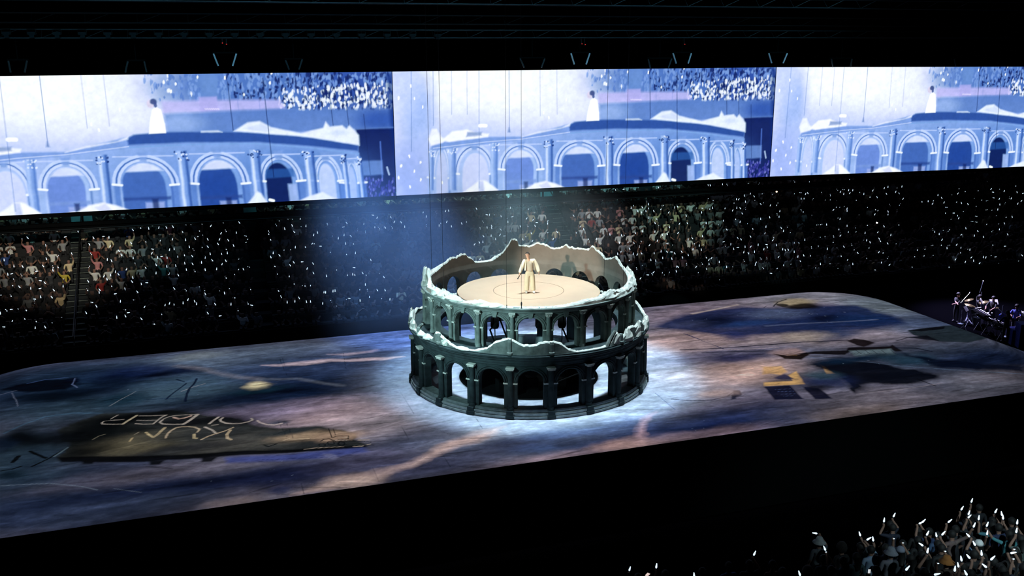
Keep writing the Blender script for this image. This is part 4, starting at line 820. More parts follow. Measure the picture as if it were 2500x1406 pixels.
JJ = {'c': ((-.03, .01, 1.36), .15, .10), 'b': ((-.01, .045, 1.12), .17, .075), 'h': ((.0, .06, .98), .19, .07), 'sl': ((-.225, -.03, 1.415), .10), 'el': ((-.335, -.10, 1.17), .088), 'wl': ((-.425, -.155, .95), .078), 'wl2': ((-.44, -.167, .90), .074), 'sr': ((.17, -.01, 1.425), .105), 'er': ((.305, -.02, 1.18), .09), 'wr': ((.368, -.095, .96), .080), 'wr2': ((.378, -.108, .90), .076)}
link('jacket', skin_mesh('jacket', JJ, [('c', 'b'), ('b', 'h'), ('c', 'sl'), ('sl', 'el'), ('el', 'wl'), ('wl', 'wl2'), ('c', 'sr'), ('sr', 'er'), ('er', 'wr'), ('wr', 'wr2')], 2), singer).data.materials.append(IV)
m = MB()
for sg, x in ((-1, -.15), (1, .14)):
    m.add([(x, -.135, 1.40), (x + sg * .05, -.09, 1.42), (x + sg * .09, -.10, .99), (x + sg * .03, -.16, 1.0), (x, -.115, 1.40), (x + sg * .05, -.07, 1.42), (x + sg * .09, -.08, .99), (x + sg * .03, -.14, 1.0)], [(0, 1, 2, 3), (4, 7, 6, 5), (0, 4, 5, 1), (1, 5, 6, 2), (2, 6, 7, 3), (3, 7, 4, 0)])
m.build('jacket_front', IV, singer)
JP = {'pel': ((0, 0, 1.02), .175, .135), 'cr': ((0, 0, .86), .17, .135), 'hl': ((-.105, 0, .78), .125), 'kl': ((-.12, -.02, .48), .115), 'al': ((-.13, .0, .14), .115), 'al2': ((-.13, .0, .09), .112), 'hr': ((.105, 0, .78), .125), 'kr': ((.125, -.015, .48), .115), 'ar': ((.14, -.01, .14), .115), 'ar2': ((.14, -.01, .09), .112)}
link('trousers', skin_mesh('trousers', JP, [('pel', 'cr'), ('cr', 'hl'), ('hl', 'kl'), ('kl', 'al'), ('al', 'al2'), ('cr', 'hr'), ('hr', 'kr'), ('kr', 'ar'), ('ar', 'ar2')], 2), singer).data.materials.append(TRO)
for sg, x, y in ((-1, -.15, -.10), (1, .16, -.12)):
    m = MB(); m.tube([(x - sg * .02, y + .16, .05), (x, y + .03, .055), (x + sg * .01, y - .10, .042), (x + sg * .012, y - .14, .034)], [.046, .050, .044, .026], 10); m.build('shoe', SHOE, singer, True)
mic = thing('microphone', 'dark handheld microphone in the right hand of the person on the platform', 'microphone', tuple(np.array((sx_, sy_, 3.88)) + np.array((-.478, -.09, .80))), R_(-12))
MB().tube([(.05, 0, .09), (-.06, 0, -.10)], [.014, .018], 8).build('handle', BLACK, mic); m = MB(); m.lathe([(0, -.035), (.024, -.02), (.028, 0), (.02, .02), (0, .03)], 10, (-.075, 0, -.125)); m.build('grille', STEEL, mic, True)

# ------------------------------------------------------------------ spectators: a few shapes of seated and standing people
def sit_joints(arm, side, hz, lean=0.0, other=0):
    s = side
    J = {'pel': ((0, .02, .52), .15, .12), 'wst': ((0, .04, .70), .13, .10), 'che': ((lean, .02, .93), .165, .11), 'nk': ((lean, .0, 1.09), .052), 'hd0': ((lean, -.02, 1.17), .085, .09), 'hd1': ((lean, -.01, 1.27), .088, .095),
         'hl': ((-.10, -.10, .53), .085), 'kl': ((-.13, -.43, .54), .065), 'al': ((-.13, -.42, .09), .05), 'hr': ((.10, -.10, .53), .085), 'kr': ((.13, -.43, .54), .065), 'ar': ((.13, -.42, .09), .05)}
    for q, sg in (('l', -1), ('r', 1)):
        up = arm and sg == s
        J['s' + q] = ((lean + sg * .19, 0, 1.02), .06)
        if up: J['e' + q] = ((lean + sg * .27, -.14, (1.02 + hz) / 2 - .04), .048); J['w' + q] = ((lean + sg * .22, -.24, hz - .06), .036); J['p' + q] = ((lean + sg * .22, -.25, hz + .02), .042)
        elif other == 1: J['e' + q] = ((lean + sg * .22, -.14, .84), .048); J['w' + q] = ((lean + sg * .05, -.27, 1.0), .036); J['p' + q] = ((lean + sg * .03, -.28, 1.06), .042)
        else: J['e' + q] = ((lean + sg * .26, .0, .78), .048); J['w' + q] = ((lean + sg * .15, -.22, .66), .036); J['p' + q] = ((lean + sg * .10, -.29, .66), .042)
    return J
SE = [('pel', 'wst'), ('wst', 'che'), ('che', 'nk'), ('nk', 'hd0'), ('hd0', 'hd1'), ('che', 'sl'), ('sl', 'el'), ('el', 'wl'), ('wl', 'pl'), ('che', 'sr'), ('sr', 'er'), ('er', 'wr'), ('wr', 'pr'), ('pel', 'hl'), ('hl', 'kl'), ('kl', 'al'), ('pel', 'hr'), ('hr', 'kr'), ('kr', 'ar')]
def slab(a, b):
    q = (a, b)
    if q in (('pel', 'wst'), ('wst', 'che'), ('che', 'nk'), ('che', 'sl'), ('che', 'sr'), ('sl', 'el'), ('sr', 'er')): return 1
    if a in ('pel', 'hl', 'hr', 'kl', 'kr', 'al', 'ar'): return 2
    return 0
def person_mesh(name, J, sub, mats, hair=True, edges=SE):
    me = skin_mesh(name, J, edges, sub); mi, c = by_bone(me, J, edges, slab, mats)
    if hair:
        h0 = np.array(J['hd0'][0]); h1 = np.array(J['hd1'][0])
        far_ = (np.linalg.norm(c - (h0 + h1) / 2, axis=1) < .19) & ((c[:, 2] > h1[2] + .035) | ((c[:, 1] > h0[1] + .03) & (c[:, 2] > h0[2] - .02)))
        mi[far_] = 3
    me.polygons.foreach_set('material_index', mi); return me
SKINF = mat('skin_dimmed', (128, 96, 82), .8)  # skin darkened: dimness of the stand put into the colour
FM = [SKINF, TOPM, DARKC, HAIRM]
FAR_UP = {}
for s in (-1, 1):
    for i, hz in enumerate((1.28, 1.45, 1.62)): J_ = sit_joints(1, s, hz, rng.uniform(-.03, .03)); FAR_UP[(s, i)] = (person_mesh('spectator_body', J_, 1, FM), person_mesh('crowd_body', J_, 0, FM))
FAR_IDLE = [tuple(person_mesh('spectator_body' if q_ else 'crowd_body', sit_joints(0, 1, 0, l_, o_), q_, FM) for q_ in (1, 0)) for l_, o_ in ((-.03, 0), (.04, 0), (0, 1), (.02, 1))]

# ================================================================== FAR STAND: raked rows, stairs, spectators, light sticks
NROW = 12
def row_y(k): return 12.15 + .8 * k
def row_z(k): return -.75 + .42 * k
def ax(px, py):                                                    # x of a stand point seen at a pixel
    q = at_plane(px, py, (0, 12.15, -.2), (0, -.525, 1)); return q[0], q[1]
AIS1 = (ax(163, 640)[0], ax(218, 640)[0]); AIS2 = (ax(1368, 560)[0], ax(1402, 560)[0])
GAPS = [(ax(612, 650)[0], ax(648, 650)[0]), (ax(2205, 560)[0], ax(2245, 560)[0])]
stand = tag(bpy.data.objects.new('stand_terrace', None), kind='structure'); C.objects.link(stand)
STANDM = mat('stand_concrete', (44, 48, 50), .95, noise=.3, nscale=2, spec=.1); SEATM = mat('seat_dark', (16, 18, 22), .8)
rowm = MB().box((9, .4, -.3), (98, .8, .6)).mesh('row_step', STANDM)
def bench_mesh(x0, x1): return MB().box(((x0 + x1) / 2, .575, .205), (x1 - x0, .36, .41)).box(((x0 + x1) / 2, .76, .62), (x1 - x0, .05, .42)).mesh('bench', SEATM)
cuts = [-40, AIS1[0], AIS1[1], GAPS[0][0], GAPS[0][1], AIS2[0], AIS2[1], GAPS[1][0], GAPS[1][1], 58]
benches = [bench_mesh(cuts[i], cuts[i + 1]) for i in range(0, 10, 2)]
for k in range(NROW):
    o = link('row_step', rowm, stand, (0, row_y(k), row_z(k)))
    for bmesh_ in benches: link('bench', bmesh_, stand, (0, row_y(k), row_z(k)))
MB().box((9, -.06, -.9), (98, .1, 2.4)).build('front_fascia', BLACK, stand, loc=(0, 12.1, -.6))
RAILM = mat('rail_black', (14, 16, 18), .5)
for (x0, x1), lab in ((AIS1, 'stair aisle with a central handrail in the lit stand left of the haze'), (AIS2, 'stair aisle behind the ruin, faint in the haze')):
    st = thing('aisle_stair', lab, 'stair', ((x0 + x1) / 2, row_y(0), row_z(0)))
    w_ = x1 - x0 - .06; sm_ = MB().box((0, .2, .105), (w_, .4, .21)).mesh('step', STANDM); ed = MB().box((0, .03, .2), (w_, .06, .03)).mesh('nosing', mat('step_nosing', (150, 160, 150), .8))
    for k in range(NROW):
        s_ = link('step', sm_, st, (0, .8 * k + .4, .42 * k)); link('nosing', ed, s_, (0, 0, 0))
        s_ = link('step', MB().box((0, .2, -.02), (w_, .4, .06)).mesh('step', STANDM), st, (0, .8 * k, .42 * k)); link('nosing', ed, s_, (0, 0, -.2))
    m = MB()
    for k in range(0, NROW, 2): m.tube([(.05, .8 * k + .2, .42 * k), (.05, .8 * k + .2, .42 * k + .95)], .03)
    m.tube([(.05, 0, .95), (.05, .8 * NROW - .6, .42 * (NROW - 1) + .95)], .035); m.tube([(.05, 0, .5), (.05, .8 * NROW - .6, .42 * (NROW - 1) + .5)], .02); m.build('handrail', RAILM, st)

STICKM = mat('light_stick_glow', (225, 240, 255), .4, emit=(214, 236, 255), estr=1.35); GRIPM = mat('stick_grip', (30, 32, 36), .5)
def stick_mb():
    m = MB(); m.lathe([(0, 0), (.014, .004), (.0225, .032), (.019, .065), (.013, .11), (.010, .142), (0, .15)], 8, m=0); m.lathe([(0, -.09), (.014, -.09), (.016, 0), (0, .002)], 6, m=1); return m
stick_me = stick_mb().mesh('light_stick', [STICKM, GRIPM], True)
def lean_rot(code):
    a = rng.uniform(-10, 10)
    if code == 'L': a = rng.uniform(-38, -16)
    elif code == 'R': a = rng.uniform(16, 40)
    elif code == 'H': a = rng.choice((-82, 78)) + rng.uniform(-8, 8)
    tip = math.sin(R_(a)) * RT + math.cos(R_(a)) * np.array((0, 0, 1.0))
    if code == 'D': tip = -FW * .9 + np.array((0, 0, .3))
    return Vector(tip).to_track_quat('Z', 'Y').to_euler(), a
STX = "20,615 54,585 112,599 67,580L 160,578H 190,564L 228,580L 218,596L 252,577H 266,579 324,561L 343,555 363,557 388,555R 406,555L 422,553L 454,549D 466,548D 493,547D 445,565L 486,562L 495,576 481,577H 476,582L 453,585 421,584 391,588R 356,591 320,593L 269,601R 372,608H 371,618R 323,612 290,612L 296,622L 222,619L 175,619 142,625R 113,631 385,628 395,626H 408,629 434,627 450,622 469,625L 462,602 472,609L 492,602L 500,627 414,609R 425,607 325,629 262,633 272,636L 330,644 355,653L 381,646L 407,650 429,648 451,642 470,644L 492,640 455,658 475,661L 499,659R 381,666 413,668R 435,671L 341,669D 309,657R 282,663 289,669L 270,671 254,674R 261,681 324,677 322,687L 271,697L 335,712L 345,693 358,690H 305,705 215,686L 213,707L 243,707L 242,713 282,717H 425,704L 453,708L 477,714D 499,707 487,700D 294,735 326,732D 224,738H 235,747L 210,763L 353,749R 304,756H 314,763H 285,774 306,771L 345,778L 395,769 375,791H 403,745R 414,740R 425,744 447,739 459,731R 475,735L 480,741 105,649L 129,651 129,659 141,651L 218,651R 90,662H 52,671L 55,650L 34,649 19,669 29,668H 34,683L 88,680 98,685H 109,690L 30,695L 47,700L 75,703 98,704H 131,708L 154,698 155,681D 26,721L 99,724 126,725L 84,730H 84,737 1,721H 15,757L 28,755H 44,754D 63,756L 1,764 59,777L 87,783L 86,800 30,784R 9,798H 110,798L 127,788D 151,775D 10,634 515,551R 545,544D 584,543L 551,563L 577,568 540,569R 536,584R 557,586L 507,584L 532,595L 570,599L 600,593R 603,584H 599,576H 507,602L 551,607L 513,619 541,620 555,617 501,628 518,635L 551,636L 582,634R 542,645R 529,656 582,659R 594,657L 605,651D 609,652D 551,677L 573,672 501,658 610,705L 560,704D 536,710D 548,715 501,717L 571,727H 525,742L 564,742 503,746D 605,740L 614,745H 580,756L 507,764L 538,771H 682,541 674,549L 703,535D 714,535D 733,533 713,550L 695,558 718,566L 747,551 747,562 735,553D 656,565L 656,570 660,584L 766,573R 775,567 799,547 826,534 846,544L 839,554H 888,545 873,561 892,566 840,573 856,576L 812,576D 826,581 844,594 862,594L 762,595R 767,596 745,602L 721,603 709,611R 693,612R 667,617 682,623L 661,627L 782,601H 805,614L 845,620L 868,617 905,634L 670,649L 717,640L 708,647L 738,639H 764,643L 750,655R 796,657 821,657 676,667L 706,673 765,666L 797,673 848,670 866,670 861,669 894,673 885,666L 902,664R 864,653H 927,667D 937,676L 718,691 745,696 738,697D 758,698 679,709L 686,724L 730,727L 720,735 748,736 758,736 701,737 791,713 795,713 813,710 818,709 788,740 808,735L 822,747D 845,733R 852,728H 879,733 879,705R 892,694 897,708 921,708L 940,708L 902,725 933,727R 952,730 921,531R 910,525H 939,526D 954,530L 981,525 963,541R 979,542L 915,555 925,557L 940,555L 957,555L 988,553 1033,519R 1065,519L 1041,528 1041,550 1076,546 1072,550 1091,541R 1102,552 1088,515R 1095,514L 1163,509L 1246,507 1291,509R 1188,524H 1195,524 1207,524D 1223,527L 1251,529H 1238,533D 1240,541 1286,533R 1302,536R 1310,543H 1138,540L 1127,545L 1179,541L 1172,557 1189,555 1200,551L 1200,556L 1222,560L 1248,562R 1288,551L 1306,551L 1337,545 1337,540R 1360,566L 1297,569L 1270,552L 1199,575 1210,583 1232,576H 1221,573R 1283,576L 1276,584L 1300,588R 1322,585D 1170,591L 1179,590 1159,596R 1218,610 1172,632R 1351,583R 1337,569R 1180,576L 1437,585 1456,583R 1400,526L 1416,554R 1425,559L 1406,567L 1477,558R 1489,572 1524,573 1503,464 1523,462H 1608,458 1729,452L 1734,452L 1764,450 1775,451L 1826,448H 1853,448R 1939,443L 1976,443 1547,503 1579,491 1583,498 1583,509 1541,507 1568,506L 1557,515 1566,518L 1596,515L 1618,502H 1614,510R 1633,518R 1647,506 1654,504L 1603,535L 1584,531 1599,544L 1608,552 1634,554L 1623,550D 1659,546R 1678,545L 1675,526L 1640,536H 1568,564 1577,515 1599,565 1551,568L 1517,574 1605,587R 1617,573 1629,571L 1656,568R 1547,592L 1533,592R 1566,590L 1512,592 1561,601 1537,607L 1586,598R 1629,595H 1642,598D 1614,613 1597,618 1628,614L 1639,615H 1647,618L 1664,614L 1666,628L 1680,622L 1566,618L 1556,621R 1546,619 1516,615 1508,619 1536,634 1554,655L 1568,648D 1589,634 1601,636 1618,629 1640,631L 1617,667 1634,666 1592,669L 1596,664R 1581,671H 1622,671D 1651,662L 1652,651 1655,651L 1676,645 1700,651R 1704,667R 1714,643L 1725,657L 1731,644 1724,628L 1731,634R 1737,630R 1564,679R 1578,708D 1757,683D 1756,639 1774,651 1789,651D 1680,584 1690,581L 1715,576 1695,596 1707,599 1717,597D 1692,608 1712,609 1784,596 1791,607L 1801,604H 1819,602 1833,602R 1816,615 1827,618L 1842,614 1851,597 1865,608 1873,603L 1871,597H 1896,598 1889,581 1887,586R 1832,577L 1801,581L 1809,584L 1767,590H 1771,601D 1868,569R 1870,553 1838,559L 1847,548D 1807,541 1796,534 1857,534 1879,530L 1897,523 1902,529 1896,502 1899,497 1904,515 1881,501R 1884,473L 1906,478R 1861,473D 1841,479L 1832,473 1817,477 1786,479 1798,486 1804,486R 1792,497 1820,492 1843,489D 1857,498L 1864,495D 1728,483L 1698,496D 1742,488R 1700,509R 1714,508H 1713,518 1732,509L 1740,507 1770,509 1789,513R 1799,507 1807,508L 1820,509 1812,521L 1766,539 1724,544 1754,548D 1774,560L 1825,546D 1907,556L 1921,553L 1913,563 1930,566R 1939,471 1954,470H 1967,473R 1972,471L 1956,485 1963,485 1985,486 1956,513L 1961,518 1982,527 1996,549H 1987,570 1965,585 1939,594 1951,594L 1981,604 1998,602 1911,608 1917,610L 1924,609L 1939,614 1948,626 1962,623L 1978,623L 1954,638L 1932,643R 1913,648 1897,656R 1901,627R 1872,630 1857,631L 1844,646 1846,641R 1863,654L 1882,667H 1816,636L 1992,652R 2074,437 2044,463L 2052,468R 2059,463H 2060,473 2072,464 2075,471R 2082,464 2006,471L 2027,476 2027,486 2099,471 2109,473 2134,459 2131,465R 2124,482 2141,481L 2159,459R 2168,456 2164,473L 2190,457 2202,455 2187,468R 2195,472L 2205,485R 2197,499R 2190,514 2172,500L 2168,516L 2168,524 2143,515R 2136,523R 2137,511L 2118,506D 2091,487 2043,504R 2035,512R 2050,504 2061,504D 2068,509 2068,514 2042,490D 2015,488D 2011,526D 2096,526R 2046,532D 2051,534 2068,551 2089,554 2018,548 2005,548H 2116,550H 2140,543 2158,552L 2194,548L 2143,567R 2175,573 2048,559 2051,566 2071,567 2089,567R 2112,568 2052,575R 2035,577L 2035,590R 2014,579 2003,579D 2109,584 2116,586 2124,591L 2146,582L 2149,588L 2167,594L 2123,604R 2079,597L 2086,608R 2060,602L 2020,607 2053,624L 2094,617L 2069,635R 2082,644 2003,644 2025,642L 2116,632 2146,615R 2156,616 2168,629R 2152,640 2172,646R 2137,659H 2046,655D 2125,663D 2188,595D 2201,682D 2341,459L 2356,466L 2339,472R 2323,477R 2290,476 2299,483L 2305,494R 2251,493 2266,491 2280,489R 2277,497R 2310,506H 2335,494R 2347,495L 2363,498L 2388,464 2400,449D 2410,444D 2318,448D 2380,482R 2398,487R 2410,490H 2425,483H 2424,469H 2420,461R 2440,460L 2452,466R 2480,455 2483,469L 2498,472H 2464,482 2469,484R 2440,485R 2494,490R 2485,497R 2454,496 2441,499 2436,511 2383,505 2409,512H 2422,513D 2432,528R 2457,529R 2471,529L 2383,528H 2373,541H 2383,542H 2328,520H 2338,527 2341,532R 2308,519 2322,535D 2352,516D 2409,546 2437,548R 2452,545L 2423,564R 2440,560 2460,572L 2387,564L 2358,557L 2319,559R 2314,566R 2303,562D 2277,560L 2282,566 2293,571 2248,551L 2347,573R 2350,576 2379,575 2401,578L 2300,585R 2298,597 2276,599H 2240,609 2259,607R 2233,625 2256,623 2278,625 2317,599H 2312,605 2336,597R 2346,605 2345,618 2368,609 2363,608D 2385,605D 2424,599 2454,601H 2333,633R 2377,636 2372,628R 2357,639R 2392,642R 2401,627 2407,628 2420,624D 2431,627H 2459,634 2461,643 2470,636 2487,637D 2495,623L 2438,643D 2227,653L 2226,666L 2257,673 2280,665 2303,672 2308,648H 2317,653 2336,666D 2340,674D 2361,661 2373,667R 2381,670H 2407,673 2427,658R 2442,681D 2464,682 2427,694R 2451,705H 2480,710R 2490,676D"
far_sticks = []
for t in STX.split():
    code = t[-1] if t[-1].isalpha() else ''
    px, py = map(float, (t[:-1] if code else t).split(','))
    best = None
    for k in range(NROW):
        Pq = at_y(px, py, row_y(k) + .25); h = Pq[2] - row_z(k)
        if best is None or abs(h - 1.45) < abs(best[0] - 1.45): best = (h, k, Pq)
    h, k, Pq = best; far_sticks.append(dict(px=px, py=py, code=code, h=h, k=k, p=Pq, d=depth(Pq)))
def in_aisle(x, pad=.1): return any(a - pad < x < b + pad for a, b in (AIS1, AIS2) + tuple(GAPS))
def block(x):
    names = ['first block of far stand', 'second block of far stand', 'third block of far stand', 'fourth block of far stand', 'last block of far stand']
    edges_ = [(AIS1[0] + AIS1[1]) / 2, sum(GAPS[0]) / 2, (AIS2[0] + AIS2[1]) / 2, sum(GAPS[1]) / 2]
    i = sum(x > q for q in edges_); return i, names[i]
def ordn(n): return '%d%s' % (n, 'th' if 10 < n % 100 < 14 else {1: 'st', 2: 'nd', 3: 'rd'}.get(n % 10, 'th'))
def lean_word(a, code):
    return 'pointed at us' if code == 'D' else 'held level' if code == 'H' else 'tilted left' if a < -14 else 'tilted right' if a > 14 else 'held upright'
NFAR = 246
order = sorted(range(len(far_sticks)), key=lambda i: (far_sticks[i]['code'] == 'D', far_sticks[i]['d']))
single = set(order[:NFAR]); rest = MB(); rv = np.array([v.co for v in stick_me.vertices]); rf = [tuple(p.vertices) for p in stick_me.polygons]; rm = [p.material_index for p in stick_me.polygons]
cells = {}
for i, s in enumerate(far_sticks):
    e_, a = lean_rot(s['code']); s['a'] = a
    if s['code'] == 'D': s['sc'] = .6
    else: s['sc'] = 1.0
    base = np.array(s['p']) - np.array(e_.to_matrix() @ Vector((0, 0, .08))) * s['sc']
    s['e'] = e_; s['base'] = base
    if i in single: cells.setdefault((block(s['p'][0])[0], s['k']), []).append(i)
    else:
        Mx = np.array(e_.to_matrix()) * s['sc']; kk = len(rest.v)
        rest.v += [tuple(q) for q in rv @ Mx.T + base]; rest.f += [tuple(j + kk for j in q) for q in rf]; rest.m += rm
for (bi, k), ids in sorted(cells.items()):
    ids.sort(key=lambda i: far_sticks[i]['p'][0])
    for n_, i in enumerate(ids):
        s = far_sticks[i]; o = link('light_stick', stick_me, None, tuple(s['base'])); o.rotation_euler = s['e']; o.scale = (s['sc'],) * 3
        tag(o, 'white light stick %s, %s row, %s from left, %s' % (lean_word(s['a'], s['code']), ordn(k + 1), ordn(n_ + 1), block(s['p'][0])[1]), 'light stick', 'light sticks in the far stand')
tag(rest.build('distant_light_sticks', [STICKM, GRIPM]), 'hundreds of glowing white light sticks dotted over the dark far stand', 'light sticks', kind='stuff')

# spectators of the far stand
COLS = [('black', (15, 15, 18), 42), ('dark grey', (44, 46, 50), 14), ('white', (226, 226, 220), 20), ('cream', (220, 200, 160), 9), ('pale grey', (150, 152, 154), 9), ('teal', (60, 120, 124), 5), ('red', (150, 44, 40), 4), ('yellow', (190, 170, 60), 3), ('blue', (46, 76, 140), 4), ('pink', (206, 140, 140), 3)]
def pick_col(): return rng.choices(COLS, [28, 12, 32, 16, 16, 4, 3, 2, 4, 2])[0]  # pale tops favoured: brightness of the lit patches put into the clothes
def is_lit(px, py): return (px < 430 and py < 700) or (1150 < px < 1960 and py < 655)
def to_px(p):
    d = np.array(p) - CAM; k = d @ FW; return IW / 2 + FPX * (d @ RT) / k, IH / 2 - FPX * (d @ UP) / k
seats = []; occ = {}
for s in far_sticks:
    k = s['k']; sd = rng.choice((-1, 1)); x = s['p'][0] - sd * .22 * 1.0
    if any(abs(x - q) < .36 for q in occ.get(k, [])): continue
    if in_aisle(x, -.05): sd = -sd; x = s['p'][0] - sd * .22
    occ.setdefault(k, []).append(x); vi = min(range(3), key=lambda j: abs((1.28, 1.45, 1.62)[j] - s['h']))
    seats.append(dict(x=x, k=k, up=(sd, vi)))
for k in range(NROW):
    x = -30.0
    while x < 50:
        x += rng.uniform(.50, .62)
        if in_aisle(x, .28) or any(abs(x - q) < .47 for q in occ.get(k, [])): continue
        if rng.random() < .93: occ.setdefault(k, []).append(x); seats.append(dict(x=x, k=k, up=None))
for s in seats:
    s['p'] = (s['x'], row_y(s['k']) + .5, row_z(s['k'])); s['px'] = to_px((s['p'][0], s['p'][1], s['p'][2] + 1.0)); s['d'] = depth(s['p'])
seats = [s for s in seats if -40 < s['px'][0] < 2545]
lit = sorted([s for s in seats if is_lit(*s['px']) and s['k'] < 10], key=lambda s: s['d'])
litA = [s for s in lit if s['px'][0] < 500][:112]; litB = [s for s in lit if s['px'][0] > 1000]
litB = sorted(litB, key=lambda s: (s['px'][1] > 640 and s['px'][0] < 1560, s['d']))[:250 - len(litA)]
chosen = {id(s) for s in litA + litB}
cells = {}
for s in seats:
    if id(s) in chosen: cells.setdefault((block(s['x'])[0], s['k']), []).append(s)
for (bi, k), L_ in sorted(cells.items()):
    L_.sort(key=lambda s: s['x'])
    for n_, s in enumerate(L_):
        cn, cc, _ = pick_col()
        o = link('person', (FAR_UP[s['up']] if s['up'] else rng.choice(FAR_IDLE))[0], None, s['p']); o.rotation_euler = (0, 0, rng.uniform(-.15, .15)); o.color = (*lin(cc), 1)
        tag(o, '%s-topped person, %s, %s row, %s from left, %s' % (cn.replace(' ', '-'), 'arm raised' if s['up'] else 'seated', ordn(k + 1), ordn(n_ + 1), block(s['x'])[1]), 'person', 'spectators in the far stand')
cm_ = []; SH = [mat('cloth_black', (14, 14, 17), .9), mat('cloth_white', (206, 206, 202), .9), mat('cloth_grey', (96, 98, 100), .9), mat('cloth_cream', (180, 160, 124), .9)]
SKIND = mat('skin_unlit_rows', (84, 64, 56), .85)  # darker skin again, shade of the dark rows put into the colour
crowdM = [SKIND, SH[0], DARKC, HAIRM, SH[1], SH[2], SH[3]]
cache = {}
def arr(me):
    if me.name not in cache: cache[me.name] = (np.array([v.co for v in me.vertices]), [tuple(p.vertices) for p in me.polygons], [p.material_index for p in me.polygons])
    return cache[me.name]
mb = MB()
for s in seats:
    if id(s) in chosen: continue
    v, f, mi = arr((FAR_UP[s['up']] if s['up'] else rng.choice(FAR_IDLE))[1]); kk = len(mb.v); sh = rng.choices((1, 4, 5, 6), (40, 30, 20, 10) if is_lit(*s['px']) else (82, 4, 12, 2))[0]  # mostly black outside the lit patches: shade put into the clothes
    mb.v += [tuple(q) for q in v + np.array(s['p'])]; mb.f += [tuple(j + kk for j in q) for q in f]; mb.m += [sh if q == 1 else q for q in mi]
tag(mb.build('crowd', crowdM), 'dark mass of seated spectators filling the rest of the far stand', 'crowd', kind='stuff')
# two warm lamps and a phone torch in the stand
for px, py, lab, col in ((1896, 468, 'small warm lamp shining at the top of the far stand', (255, 226, 180)), (2489, 693, 'small orange-white lamp low in the far stand at the right edge', (255, 196, 160)), (2141, 544, 'bright phone torch held up in the far stand near the right gangway', (255, 250, 240))):
    Pq = at_plane(px, py, (0, 12.4, .75), (0, -.525, 1)); t = thing('lamp', lab, 'lamp', tuple(Pq))
    m = MB(); m.lathe([(0, -.05), (.05, -.03), (.06, 0), (.05, .04), (0, .055)], 10); m.build('bulb', mat('lamp_glow', col, emit=col, estr=4), t); MB().box((0, .09, 0), (.10, .08, .12)).build('housing', BLACK, t)

# ================================================================== NEAR STAND, lower right: standing spectators seen from behind
def near_ground(y): return -2.97 + (-12 - y) * .35
o = MB(); o.add([(-30, -11.3, near_ground(-11.3)), (40, -11.3, near_ground(-11.3)), (40, -26, near_ground(-26)), (-30, -26, near_ground(-26)), (-30, -11.3, -3.3), (40, -11.3, -3.3), (40, -26, -3.3), (-30, -26, -3.3)], [(0, 3, 2, 1), (0, 1, 5, 4), (1, 2, 6, 5), (2, 3, 7, 6), (3, 0, 4, 7), (4, 5, 6, 7)])
structure('floor_near_stand', o, HALL)
HN = (0, .35, 1)
def near_head(px, py): return at_plane(px, py, (0, -12, -1.38), HN)
def near_hand(px, py): return at_plane(px, py, (0, -12, -1.10), HN)
def stand_joints(hand=None, side=1, w=1.0, both=None):
    J = {'pel': ((0, 0, .92), .15 * w, .11), 'wst': ((0, -.01, 1.07), .135 * w, .10), 'che': ((0, -.01, 1.26), .165 * w, .11), 'nk': ((0, -.01, 1.43), .052), 'hd0': ((0, -.03, 1.50), .083, .09), 'hd1': ((0, -.025, 1.61), .088, .098),
         'hl': ((-.10, 0, .86), .088), 'kl': ((-.11, -.01, .48), .066), 'al': ((-.12, .02, .09), .05), 'tl': ((-.13, -.13, .05), .048), 'hr': ((.10, 0, .86), .088), 'kr': ((.11, -.01, .48), .066), 'ar': ((.12, .02, .09), .05), 'tr': ((.13, -.13, .05), .048)}
    for q, sg in (('l', -1), ('r', 1)):
        sh = np.array((sg * .19 * w, 0, 1.36)); J['s' + q] = (tuple(sh), .06)
        tgt = hand if (hand is not None and sg == side) else both if (both is not None and sg != side) else None
        if tgt is not None:
            h = np.array(tgt, float); v = h - sh; L_ = np.linalg.norm(v)
            if L_ > .60: h = sh + v / L_ * .60; v = h - sh; L_ = .60
            mid = sh + v * .5 + np.array((sg * .6, .1, -.5)) * math.sqrt(max(.31 ** 2 - (L_ / 2) ** 2, .0004))
            J['e' + q] = (tuple(mid), .046); J['w' + q] = (tuple(h - v / L_ * .05), .034); J['p' + q] = (tuple(h + v / L_ * .03), .042)
        else:
            J['e' + q] = ((sg * .26 * w, .03, 1.10), .046); J['w' + q] = ((sg * .22, -.12, .90), .034); J['p' + q] = ((sg * .21, -.15, .83), .042)
    return J
NE = SE + [('al', 'tl'), ('ar', 'tr')]
